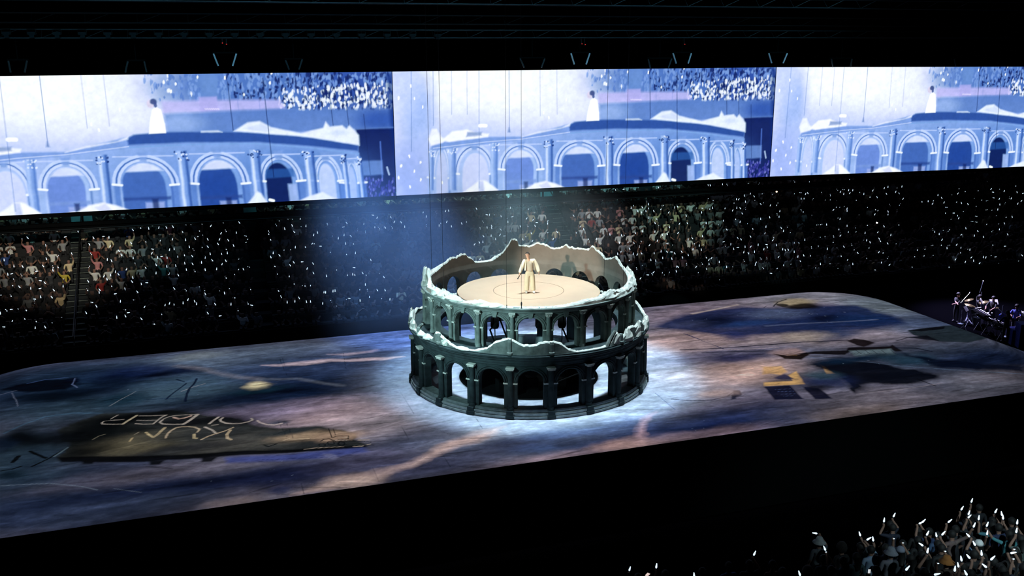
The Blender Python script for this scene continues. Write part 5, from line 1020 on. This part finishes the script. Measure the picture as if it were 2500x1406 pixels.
NEAR = [  # pixel of the head, top colour, headwear, hair/hat colour, extra words
    (2001, 1326, ('grey', (92, 98, 104)), 'bucket', (168, 172, 174), 'white bucket hat'), (2056, 1340, ('black', (14, 14, 17)), 'round', (26, 22, 20), 'round dark hat'),
    (2102, 1336, ('dark grey', (44, 48, 56)), None, None, ''), (2128, 1344, ('pale blue', (128, 150, 176)), None, None, ''), (2164, 1340, ('grey blue', (96, 104, 128)), None, None, ''), (2176, 1352, ('grey', (112, 112, 122)), 'bucket', (120, 122, 132), 'grey bucket hat'),
    (2199, 1350, ('dark grey', (60, 64, 72)), 'cap', (120, 124, 140), 'grey cap'), (2212, 1326, ('teal', (40, 84, 92)), None, None, ''), (2243, 1322, ('black', (13, 13, 16)), None, None, ''), (2270, 1300, ('blue', (30, 50, 88)), None, None, ''),
    (2290, 1310, ('slate blue', (50, 76, 110)), None, None, ''), (2326, 1306, ('brownish pink', (104, 86, 84)), None, None, ''), (2300, 1340, ('black', (13, 13, 16)), None, None, ''), (2372, 1320, ('blue and white', (110, 140, 168)), None, None, ''),
    (2390, 1334, ('dark', (30, 28, 28)), 'cap', (206, 206, 206), 'white cap'), (2312, 1374, ('dark brown', (50, 36, 26)), 'bucket', (150, 96, 46), 'orange brown bucket hat'), (2424, 1284, ('teal', (70, 124, 134)), None, None, ''), (2440, 1290, ('navy', (30, 44, 78)), None, None, ''),
    (2466, 1306, ('bright teal', (74, 140, 150)), None, None, ''), (2262, 1366, ('black', (12, 12, 15)), None, None, ''), (2225, 1366, ('black', (14, 14, 18)), None, None, ''), (2480, 1350, ('brown', (48, 38, 32)), None, None, ''), (2250, 1396, ('bright blue', (36, 90, 150)), None, None, ''),
    (2092, 1362, ('pale teal', (84, 108, 116)), None, None, ''), (2060, 1372, ('blue striped', (54, 86, 108)), None, None, ''), (1973, 1400, ('dark', (24, 22, 20)), 'round', (66, 52, 36), 'round head of brown hair'), (1780, 1384, ('blue', (24, 76, 150)), None, None, ''), (1887, 1380, ('orange', (150, 82, 44)), None, None, ''),
    (1911, 1398, ('teal', (40, 96, 130)), None, None, ''), (1715, 1398, ('black', (18, 18, 20)), None, None, ''), (2352, 1388, ('black', (12, 12, 15)), None, None, ''), (2410, 1388, ('black', (13, 13, 16)), None, None, ''), (2450, 1394, ('dark red', (60, 26, 28)), None, None, ''), (2140, 1394, ('black', (14, 14, 17)), None, None, ''), (2030, 1394, ('black', (15, 15, 18)), None, None, ''), (2494, 1318, ('grey green', (80, 92, 88)), None, None, '')]
NST = [(133, 470, -80), (643, 475, -20), (750, 530, 55), (793, 532, -12), (920, 318, 3), (1035, 262, 20), (1340, 350, 60), (1368, 330, 40), (1413, 467, 20), (1508, 485, -15), (1592, 468, 35), (1665, 330, 45), (1803, 185, 25), (1912, 98, 12), (1880, 237, 12), (1887, 278, 40), (1990, 292, 0), (1940, 375, 15), (2087, 367, 12), (2085, 462, 0), (2185, 215, 20), (2247, 245, -15), (2263, 285, -10), (2425, 340, 0), (2417, 435, 3), (1865, 490, -45), (1935, 582, -30), (1333, 595, -55), (1413, 663, 5), (1032, 532, 999), (1135, 580, 999), (245, 637, -25), (265, 683, 999), (1187, 862, 35), (1790, 753, -15), (1868, 730, -40), (2020, 690, -10), (1755, 825, -15), (1720, 868, 0), (1522, 932, 75), (1840, 915, -30), (2050, 835, -50), (2150, 748, 40), (2383, 690, 80), (2393, 652, 999), (2385, 762, 999), (1613, 675, 999), (1533, 812, 999)]
near_st = [(1960 + x / 4.63, 1200 + y / 4.63, a) for x, y, a in NST] + [(1500 + x / 5.208, 1200 + y / 5.208, a) for x, y, a in ((197, 978, 15), (535, 940, 5), (1785, 780, 20), (1013, 1058, -5), (2352, 1035, -20))]
near_st.sort(key=lambda q: q[0]); people = [dict(px=q[0], py=q[1], top=q[2], hat=q[3], hc=q[4], word=q[5], st=None, h=near_head(q[0], q[1])) for q in NEAR]
dome = stick_mb()
nm_dome = MB(); nm_dome.lathe([(0, 0), (.016, .005), (.0265, .032), (.023, .065), (.016, .11), (.012, .142), (0, .152)], 10); nm_grip = MB(); nm_grip.lathe([(0, -.10), (.015, -.10), (.018, -.05), (.016, 0), (0, .002)], 8)
md_, mg_ = nm_dome.mesh('glowing_dome', STICKM, True), nm_grip.mesh('grip', GRIPM, True)
for i, (px, py, a) in enumerate(near_st):
    p = near_hand(px, py)
    if a == 999: tip = -FW * .9 + np.array((0, 0, .3)); sc = .55; w = 'pointed at us'
    else:
        tip = math.sin(R_(a)) * RT + math.cos(R_(a)) * np.array((0, 0, 1.0)); sc = 1.0 if i % 7 else .9; w = lean_word(a if abs(a) < 70 else 0, 'H' if abs(a) >= 70 else '')
    e_ = Vector(tip).to_track_quat('Z', 'Y').to_euler(); b = p - np.array(e_.to_matrix() @ Vector((0, 0, .08))) * sc
    where = 'high over the heads' if py < 1270 else 'just over the heads' if py < 1315 else 'among the heads' if py < 1350 else 'low in the near crowd'
    t = thing('light_stick', 'near white light stick %s, %s, %s from left' % (w, where, ordn(i + 1)), 'light stick', tuple(b), 0, 'light sticks in the near stand')
    t.rotation_euler = e_; t.scale = (sc,) * 3; link('glowing_dome', md_, t); link('grip', mg_, t)
    hand = b - np.array(e_.to_matrix() @ Vector((0, 0, .06))) * sc
    cand = [q for q in people if q['st'] is None and np.linalg.norm((q['h'] - hand)[:2]) < .62 and hand[2] - q['h'][2] < .52]
    if cand: min(cand, key=lambda q: np.linalg.norm(q['h'] - hand))['st'] = hand
    else:
        sd = rng.choice((-1, 1)); hp = np.array((hand[0] + sd * .20, hand[1] - .18, 0)); hp[2] = -1.38 - .35 * (hp[1] + 12)
        if all(np.linalg.norm((q['h'] - hp)[:2]) > .12 for q in people): c = rng.choice((('black', (12, 12, 15)), ('dark grey', (34, 36, 42)), ('navy', (20, 26, 46)))); people.append(dict(px=to_px(hp)[0], py=to_px(hp)[1], top=c, hat=None, hc=None, word='', st=hand, h=hp, extra=True))
phones = [near_hand(1581, 1402), near_hand(2122, 1394)]
for p in phones:
    hand = p + np.array((0, 0, -.09)); hp = np.array((hand[0] + .2, hand[1] - .2, 0)); hp[2] = -1.38 - .35 * (hp[1] + 12)
    people.append(dict(px=to_px(hp)[0], py=0, top=('charcoal', (22, 22, 26)), hat=None, hc=None, word='', st=hand, h=hp, ph=1))
people.sort(key=lambda q: q['px'])
def hair_mesh(long):
    m = MB(); vs = []; f = []
    for j in range(5):
        el = R_(-35 + 125 * j / 4)
        for k in range(12):
            w = 2 * math.pi * k / 12; fr = max(0, -math.sin(w)); e2 = max(el, R_(25) * fr + R_(-35) * (1 - fr)); vs.append((.108 * math.cos(e2) * math.cos(w), .112 * math.cos(e2) * math.sin(w), .118 * math.sin(e2)))
    for j in range(4):
        for k in range(12): f.append((j * 12 + k, j * 12 + (k + 1) % 12, (j + 1) * 12 + (k + 1) % 12, (j + 1) * 12 + k))
    m.add(vs, f)
    if long: m.tube([(0, .06, .0), (0, .115, -.12), (0, .13, -.30)], [.095, .09, .05], 8)
    return m.mesh('hair', HAIRM, True)
HAIRS = [hair_mesh(False), hair_mesh(True)]
def hat_mesh(kind, col):
    m = MB()
    if kind == 'bucket': m.lathe([(0, .135), (.075, .13), (.108, .06), (.118, .03), (.19, -.03), (.188, -.036), (.11, .02)], 16)
    elif kind == 'round': m.lathe([(0, .15), (.08, .14), (.13, .07), (.15, -.02), (.13, -.10), (.09, -.14)], 16)
    else: m.lathe([(0, .125), (.07, .115), (.11, .05), (.116, .0), (.10, .0)], 16); m.add([(-.08, -.10, .005), (.08, -.10, .005), (.06, -.21, -.01), (-.06, -.21, -.01), (-.08, -.10, .018), (.08, -.10, .018), (.06, -.21, .003), (-.06, -.21, .003)], [(0, 3, 2, 1), (4, 5, 6, 7), (2, 3, 7, 6), (0, 4, 7, 3), (1, 2, 6, 5)])
    return m.mesh('hat', mat('hat_cloth', col, .9, noise=.15, nscale=20), True)
idle = None
for i, q in enumerate(people):
    h = np.array(q['h']); org = np.array((h[0], h[1], h[2] - 1.58))
    rz = math.pi - .12 + rng.uniform(-.2, .2); Mi = np.array(Euler((0, 0, -rz)).to_matrix()); hl = None; side = 1
    if q['st'] is not None:
        sg_ = 1 if (Mi @ (np.array(q['st']) - org))[0] > 0 else -1
        for _ in range(3):
            shw = org + np.array(Euler((0, 0, rz)).to_matrix()) @ np.array((sg_ * .19, 0, 1.36)); dv = np.array(q['st']) - shw; Ld = np.linalg.norm(dv)
            if Ld > .58: org[:2] += dv[:2] * (Ld - .58) / max(np.linalg.norm(dv[:2]), .1); org[2] = near_ground(org[1])
    if q['st'] is not None: hl = Mi @ (np.array(q['st']) - org); side = 1 if hl[0] > 0 else -1
    hair_i = rng.random() < .45
    lab = 'near spectator in %s, %s, %s from left' % (q['word'] or q['top'][0] + ' top', 'phone raised' if q.get('ph') else 'light stick raised' if hl is not None else 'standing', ordn(i + 1))
    t = thing('person', lab, 'person', tuple(org), rz, 'spectators in the near stand')
    J = stand_joints(hl, side, rng.uniform(.92, 1.08)); me = person_mesh('body', J, 1, FM, False, NE); o = link('body', me, t); o.color = (*lin(q['top'][1]), 1)
    for p_ in me.polygons: p_.use_smooth = True
    hd = (0, -.02, 1.60)
    if q['hat'] != 'round': link('hair', HAIRS[1 if hair_i else 0], t, hd)
    if q['hat']: link('hat', hat_mesh(q['hat'], q['hc']), t, (hd[0], hd[1], hd[2] + .03))
# front rails and a phone
Pq = near_hand(1581, 1402); t = thing('phone', 'lit pinkish phone held up at the bottom edge of the frame', 'phone', tuple(Pq), -.3)
MB().box((0, 0, 0), (.085, .012, .15)).build('case', BLACK, t); MB().box((0, -.008, 0), (.075, .003, .135)).build('screen', mat('phone_screen', (240, 214, 206), emit=(240, 214, 206), estr=.9), t); t.rotation_euler = (.4, .5, -.3)
Pq = near_hand(2122, 1394); t = thing('phone', 'small white phone low in the near crowd, lit screen upright', 'phone', tuple(Pq), -.3); MB().box((0, 0, 0), (.07, .012, .11)).build('case', BLACK, t); MB().box((0, -.008, 0), (.06, .003, .10)).build('screen', mat('phone_white', (230, 236, 240), emit=(230, 236, 240), estr=.8), t)
a_, b_ = near_hand(2180, 1382), near_hand(2560, 1300)
a_[2] = near_ground(a_[1]) + 1.15; 
t = thing('guard_rail', 'black slanting guard rail across the near crowd at lower right', 'rail', tuple(a_)); d_ = np.array((8.2, .2, 0)); m = MB(); m.tube([(0, 0, 0), tuple(d_)], .028); m.build('top_bar', RAILM, t); m = MB(); m.tube([(0, 0, -.45), tuple(d_ + np.array((0, 0, -.45)))], .02); m.build('lower_bar', RAILM, t)
for k in range(6): link('post', MB().tube([(0, 0, 0), (0, 0, -1.15)], .025).mesh('post', RAILM), t, tuple(d_ * k / 5))

# ================================================================== BAND on the floor past the right end of the stage
BZ = -.9
structure('floor_band_riser', MB().box((31.5, 4.2, -2.1), (15.0, 16.0, 2.4)), mat('riser_black', (2, 2, 3), 1.0, spec=0.0))
for o_ in [q for q in C.objects if q.name == 'floor_band_riser']: o_.location = (0, 0, 0)
CHROME = mat('chrome', (200, 204, 214), .2, .9); DRUMW = mat('drum_white', (206, 206, 222), .4); BRASS = mat('cymbal_brass', (190, 170, 120), .25, .85); KEYW = mat('white_keys', (236, 234, 240), .4); PAPER = mat('paper', (236, 236, 240), .8); SUIT = mat('stage_black', (12, 12, 15), .85); BLUEC = mat('blue_cabinet', (52, 58, 150), .7, noise=.4, nscale=9)
def bp_(px, py, z=BZ): q = at_z(px, py, z); return q[0], q[1]
def drum(parent, x, y, z, r, h, tilt=0.0):
    m = MB(); m.lathe([(r, -h / 2), (r * 1.03, -h / 2), (r * 1.03, -h / 2 + .03), (r, -h / 2 + .03), (r, h / 2 - .03), (r * 1.03, h / 2 - .03), (r * 1.03, h / 2), (r, h / 2)], 20); o = m.build('drum_shell', STEEL, parent); o.location = (x, y, z); o.rotation_euler = (tilt, 0, 0)
    m = MB(); m.disc((0, 0, h / 2 - .005), r, 20); m.disc((0, 0, -h / 2 + .005), r, 20); m.build('drum_head', DRUMW, o)
def cymbal(parent, x, y, z, r, tilt):
    m = MB(); m.lathe([(.0, .04), (.04, .035), (.06, .01), (r, -.02), (r, -.026), (.05, .0)], 20); o = m.build('cymbal', BRASS, parent, True); o.location = (x, y, z); o.rotation_euler = (tilt, tilt * .6, 0)
    m = MB(); m.tube([(x, y, z), (x, y, .05)], .014)
    for k in range(3): m.tube([(x, y, .35), (x + .28 * math.cos(k * 2.1), y + .28 * math.sin(k * 2.1), .0)], .012)
    m.build('cymbal_stand', CHROME, parent)
x, y = bp_(2385, 792); kit = thing('drum_kit', 'drum kit with brass cymbals among the band past the stage end', 'drum kit', (x, y, BZ), R_(200))
drum(kit, 0, 0, .30, .29, .42, math.pi / 2); drum(kit, -.27, -.12, .78, .16, .22, .35); drum(kit, .24, -.12, .78, .17, .24, .35); drum(kit, .62, .25, .38, .21, .40); drum(kit, -.55, .42, .60, .18, .15, .1)
cymbal(kit, -.75, -.1, 1.15, .27, .2); cymbal(kit, .72, -.15, 1.2, .30, -.2); cymbal(kit, -.85, .5, .95, .19, 0.02); cymbal(kit, .2, -.5, 1.35, .24, .3)
m = MB(); m.lathe([(0, .5), (.17, .49), (.17, .44), (.03, .42), (.03, .0)], 14, (0, .85, 0)); m.build('stool', STEEL, kit)
def keyboard(px, py, lab, rz, two=False):
    x, y = bp_(px, py); t = thing('keyboard', lab, 'keyboard', (x, y, BZ), rz)
    for q, z in enumerate((.85, 1.08)[:2 if two else 1]):
        o = MB().box((0, .12 * q, z), (1.3, .36, .09)).build('case', BLACK, t); MB().box((0, -.10 + .12 * q, z + .052), (1.2, .15, .016)).build('white_keys', KEYW, o)
        m = MB()
        for k in range(25): m.box((-.57 + .047 * k, -.065 + .12 * q, z + .066), (.022, .085, .014))
        m.build('black_keys', BLACK, o)
    m = MB()
    for sg in (-1, 1): m.tube([(sg * .45, -.2, 0), (sg * .45, .2, .8)], .018); m.tube([(sg * .45, .25, 0), (sg * .45, -.15, .8)], .018)
    m.build('keyboard_stand', CHROME, t)
keyboard(2398, 812, 'two-tier keyboard nearest the stage edge, with bright white keys', R_(70), True); keyboard(2432, 826, 'single keyboard right of the two-tier one', R_(75)); keyboard(2500, 806, 'keyboard cut by the right frame edge', R_(80))
def music_stand(px, py, lab, rz):
    x, y = bp_(px, py); t = thing('music_stand', lab, 'music stand', (x, y, BZ), rz); m = MB(); m.tube([(0, 0, 0), (0, 0, 1.1)], .016)
    for k in range(3): m.tube([(0, 0, .25), (.25 * math.cos(k * 2.1), .25 * math.sin(k * 2.1), 0)], .012)
    m.build('stem', STEEL, t); o = MB().box((0, 0, 0), (.5, .02, .34)).build('desk', BLACK, t); o.location = (0, 0, 1.2); o.rotation_euler = (-.6, 0, 0)
    p_ = MB().box((-.115, -.015, 0), (.21, .006, .29)).build('sheet', PAPER, o); MB().box((.115, -.015, 0), (.21, .006, .29)).build('sheet', PAPER, o)
music_stand(2390, 786, 'music stand with white sheets in front of the drum kit', R_(40)); music_stand(2420, 788, 'music stand with white sheets right of the drum kit', R_(-20)); music_stand(2430, 840, 'music stand with a white sheet nearest the stage edge', R_(60)); music_stand(2352, 806, 'music stand with white sheets at the left end of the band', R_(30))
def mic_stand(px, py, lab, dx, dz):
    x, y = bp_(px, py); t = thing('microphone_stand', lab, 'microphone stand', (x, y, BZ)); m = MB(); m.tube([(0, 0, 0), (0, 0, 1.25)], .016); m.lathe([(0, .03), (.16, .02), (.16, 0), (0, 0)], 14); m.build('pole', CHROME, t); m = MB(); m.tube([(-.15, 0, 1.2), (dx, .1, 1.25 + dz)], .011); m.build('boom', CHROME, t); m = MB(); m.lathe([(0, -.04), (.025, -.02), (.03, .02), (0, .05)], 10, (dx, .1, 1.25 + dz)); m.build('capsule', CHROME, t)
mic_stand(2345, 790, 'boom microphone stand at the left of the band', .5, .45); mic_stand(2391, 764, 'upright microphone stand behind the drum kit', .1, .6); mic_stand(2455, 822, 'boom microphone stand beside the dark standing musician', -.6, .3)
for i, (px, py, h, lab) in enumerate(((2492, 846, 1.25, 'tall blue-lit speaker cabinet at the right frame edge'), (2474, 838, .8, 'low blue-lit speaker cabinet beside the tall one'))):
    x, y = bp_(px, py); t = thing('speaker_cabinet', lab, 'speaker', (x, y, BZ), R_(65)); MB().box((0, 0, h / 2), (.7, .5, h)).build('case', BLUEC, t); MB().box((0, -.255, h / 2), (.6, .02, h - .12)).build('grille', BLACK, t)
    m = MB(); [m.lathe([(.2, 0), (.2, .03), (.16, .03), (.05, -.0)], 14, (0, 0, 0)) for _ in (0,)]; o = m.build('cone', STEEL, t); o.location = (0, -.27, h * .35); o.rotation_euler = (math.pi / 2, 0, 0)
for i, (px, py, lab, rz, hand, both, seat) in enumerate((
    (2333, 786, 'musician in black standing at the left end of the band', R_(-70), (-.1, -.38, 1.05), (.2, -.36, 1.1), 0), (2386, 776, 'drummer in black seated behind the drum kit', R_(20), (.2, -.38, .95), (-.25, -.36, 1.0), 1),
    (2418, 796, 'keyboard player in dark clothes bent over the two-tier keyboard', R_(-70), (.1, -.42, .98), (-.2, -.4, .98), 0), (2452, 836, 'musician in black standing with the back to us by the stage edge', R_(160), (.12, -.3, 1.05), (-.2, -.28, 1.1), 0), (2474, 818, 'musician in a blue-lit shirt at the right of the band', R_(-60), (.15, -.4, 1.05), (-.1, -.38, 1.1), 0))):
    x, y = bp_(px, py); t = thing('person', lab, 'person', (x, y, BZ), rz)
    if seat: J = sit_joints(0, 1, 0, 0, 1); ed = SE
    else: J = stand_joints(hand, 1, 1.0, both); ed = NE
    me = person_mesh('body', J, 1, FM, False, ed); o = link('body', me, t); o.color = (*lin((16, 16, 20) if i < 4 else (70, 80, 170)), 1)  # last shirt: the blue light on it is put into its colour
    for p_ in me.polygons: p_.use_smooth = True
    hd = J['hd1'][0]; link('hair', HAIRS[i % 2], t, (hd[0], hd[1], hd[2]))
x, y = bp_(2441, 800); t = thing('guitar', 'dark electric guitar on a stand between the keyboards', 'guitar', (x, y, BZ), R_(-60))
m = MB(); m.lathe([(0, .03), (.15, .03), (.17, 0), (.15, -.03), (0, -.03)], 16, (0, 0, 0)); m.lathe([(0, .03), (.12, .03), (.135, 0), (.12, -.03), (0, -.03)], 16, (0, .2, 0)); o = m.build('body', mat('guitar_blue', (60, 70, 160), .3), t, True); o.location = (0, 0, .45); o.rotation_euler = (math.pi / 2 - .2, 0, 0)
m = MB(); m.tube([(0, .02, .6), (0, .10, 1.25)], [.025, .02], 6); m.build('neck', STEEL, t); m = MB(); m.tube([(-.2, .15, 0), (0, .05, .35), (.2, .15, 0)], .015); m.build('stand', CHROME, t)

# ================================================================== ROOF RIG above the screens
RIGM = mat('rig_metal', (34, 40, 44), .4, .6); RIGD = mat('rig_dark', (9, 11, 12), .8)
RIGF = mat('bracket_dim', (50, 60, 64), .5, .2)  # darker copy of the arm paint, for arms that catch less light
LAMPG = mat('bracket_bright', (206, 220, 228), .4, .2)  # pale copy of the arm paint, for arms that catch more light
def ry(px, py, y=16.4): return at_y(px, py, y)
def truss(lab, x0, x1, y, z, h, step):
    t = thing('roof_truss', lab, 'truss', (0, y, z))
    for dy in (-.25, .25):
        for dz in (0, h): link('chord', MB().tube([(x0, dy, dz), (x1, dy, dz)], .035, 6).mesh('chord', RIGM), t)
    br = MB().tube([(0, -.25, 0), (step, -.25, h)], .018, 5).mesh('brace', RIGM); b2 = MB().tube([(0, -.25, 0), (0, .25, h)], .016, 5).mesh('cross_brace', RIGM)
    k = x0
    while k < x1 - step: link('brace', br, t, (k, 0, 0)); link('cross_brace', b2, t, (k, 0, 0)); k += step * 2
    return t
z1 = ry(1250, 84)[2]; z2 = ry(1250, 46)[2]
truss('long dark truss just above the video screens', -26, 46, 16.4, z1 - .2, .42, 1.0)
truss('higher dark truss behind the first one', -26, 50, 19.5, ry(1250, 60, 19.5)[2], .5, 1.3)
truss('uppermost dark truss at the top edge of the frame', -26, 50, 14.5, ry(1250, 12, 14.5)[2], .5, 1.2)
def bracket(a, b, c, d, lab):
    p = [ry(*q) for q in (a, b, c, d)]; o0 = (p[0] + p[2]) / 2; t = thing('lamp_bracket', lab, 'bracket', tuple(o0), 0, 'hanging brackets above the screens')
    for u, v in ((0, 1), (2, 3)):
        q0 = p[u] - o0; q1 = p[v] - o0; link('arm', MB().tube([tuple(q0), tuple(q1)], .045, 6).mesh('arm', LAMPG if lab.startswith('bright') else RIGF), t)
    q = (p[1] + p[3]) / 2 - o0; MB().box((0, .05, .05), (abs(p[2][0] - p[0][0]) + .1, .12, .08)).build('clamp', BLACK, t); MB().tube([(0, .05, .05), (0, .05, z1 - .2 - o0[2]), (0, -.27, z1 - .2 - o0[2])], .03, 5).build('hanger', BLACK, t)
BR = [((521, 131), (533, 161), (577, 131), (568, 161), 'bright'), ((1394, 130), (1402, 157), (1440, 130), (1431, 157), 'bright'), ((1643, 130), (1651, 155), (1688, 130), (1680, 155), 'bright'), ((1877, 130), (1884, 154), (1922, 130), (1912, 154), 'bright'), ((697, 147), (706, 170), (738, 145), (730, 170), 'faint'), ((1270, 143), (1280, 165), (1330, 143), (1322, 165), 'faint'), ((1583, 145), (1588, 166), (1640, 143), (1632, 165), 'faint'), ((66, 148), (60, 177), (20, 148), (26, 177), 'faint'), ((312, 150), (306, 177), (352, 150), (358, 176), 'faint'), ((2030, 144), (2034, 164), (2080, 144), (2076, 164), 'faint'), ((2330, 144), (2334, 163), (2440, 144), (2434, 163), 'faint')]
BR.sort(key=lambda q: q[0][0])
for i, (a, b, c, d, w) in enumerate(BR): bracket(a, b, c, d, '%s V-shaped hanging lamp bracket above the screens, %s from left' % ('bright' if w == 'bright' else 'faint', ordn(i + 1)))
for i, (px, py) in enumerate(((543, 105), (553, 108), (1421, 107), (1429, 109), (1672, 108))):
    p = ry(px, py, 16.0); t = thing('indicator_lamp', 'tiny red indicator lamp on the roof truss, %s from left' % ordn(i + 1), 'lamp', tuple(p), 0, 'red indicators on the truss'); m = MB(); m.lathe([(0, -.03), (.035, 0), (0, .03)], 8); m.build('bulb', mat('red_glow', (220, 40, 24), emit=(220, 40, 24), estr=.8), t); MB().box((0, .06, 0), (.08, .06, .08)).build('housing', RIGD, t); MB().tube([(0, .07, 0), (0, .15, z1 - .2 - p[2])], .02, 5).build('stem', RIGD, t)
bat = MB().box((0, 0, 0), (.34, .2, .14)).box((0, -.02, -.14), (.22, .14, .16)).mesh('body', RIGM)
for k in range(18):
    p = ry(15 + 62 * k, 81 + k * .3, 16.1); t = thing('rig_lamp', 'small dark lamp body in the row along the truss, %s from left' % ordn(k + 1), 'lamp', tuple(p), 0, 'row of lamps along the truss'); link('body', bat, t); link('yoke', MB().tube([(-.2, 0, -.05), (-.2, 0, .2), (.2, 0, .2), (.2, 0, -.05)], .02, 5).mesh('yoke', RIGD), t)

# ================================================================== HAZE drifting behind and left of the ruin, lit by the blue beam
def haze(name, label, c, r, dens, col, seed):
    m = MB(); vs = []; f = []; n = 20
    for j in range(11):
        el = -math.pi / 2 + math.pi * j / 10
        for k in range(n): w = 2 * math.pi * k / n; vs.append((math.cos(el) * math.cos(w), math.cos(el) * math.sin(w), math.sin(el)))
    for j in range(10):
        for k in range(n): f.append((j * n + k, j * n + (k + 1) % n, (j + 1) * n + (k + 1) % n, (j + 1) * n + k))
    m.add(vs, f)
    ma = bpy.data.materials.new(name); ma.use_nodes = True; nt = ma.node_tree; nt.nodes.clear()
    out = nt.nodes.new('ShaderNodeOutputMaterial'); pv = nt.nodes.new('ShaderNodeVolumePrincipled'); tc = nt.nodes.new('ShaderNodeTexCoord')
    ln = nt.nodes.new('ShaderNodeVectorMath'); ln.operation = 'LENGTH'; mr = nt.nodes.new('ShaderNodeMapRange'); mr.interpolation_type = 'SMOOTHSTEP'
    mr.inputs['From Min'].default_value = 1.0; mr.inputs['From Max'].default_value = .25; mr.inputs['To Min'].default_value = 0; mr.inputs['To Max'].default_value = 1
    mp = nt.nodes.new('ShaderNodeMapping'); mp.inputs['Location'].default_value = (seed, seed * .7, 0); mp.inputs['Scale'].default_value = (1.6, 1.0, 1.1)
    nz = nt.nodes.new('ShaderNodeTexNoise'); nz.inputs['Scale'].default_value = 1.5; nz.inputs['Detail'].default_value = 3
    m2 = nt.nodes.new('ShaderNodeMapRange'); m2.inputs['From Min'].default_value = .32; m2.inputs['From Max'].default_value = .68; m2.inputs['To Min'].default_value = .25; m2.inputs['To Max'].default_value = 1.3
    mu = nt.nodes.new('ShaderNodeMath'); mu.operation = 'MULTIPLY'; m3 = nt.nodes.new('ShaderNodeMath'); m3.operation = 'MULTIPLY'; m3.inputs[1].default_value = dens
    nt.links.new(tc.outputs['Object'], ln.inputs[0]); nt.links.new(ln.outputs['Value'], mr.inputs['Value']); nt.links.new(tc.outputs['Object'], mp.inputs[0]); nt.links.new(mp.outputs[0], nz.inputs['Vector']); nt.links.new(nz.outputs['Fac'], m2.inputs['Value'])
    nt.links.new(mr.outputs['Result'], mu.inputs[0]); nt.links.new(m2.outputs['Result'], mu.inputs[1]); nt.links.new(mu.outputs[0], m3.inputs[0]); nt.links.new(m3.outputs[0], pv.inputs['Density'])
    pv.inputs['Color'].default_value = (*col, 1); pv.inputs['Anisotropy'].default_value = 0.0
    nt.links.new(pv.outputs[0], out.inputs['Volume'])
    o = m.build(name, ma); o.location = c; o.scale = r; tag(o, label, 'haze', kind='stuff')
    return o
haze('haze', 'blue stage haze drifting behind and left of the round ruin', (-2.2, 9.3, 3.9), (8.5, 2.9, 6.8), .13, (.75, .85, 1.0), 1.3)
haze('haze', 'grey green haze hanging over the stand right behind the round ruin', (4.0, 10.3, 4.2), (6.5, 1.6, 3.6), .15, (.8, .9, .92), 4.2)
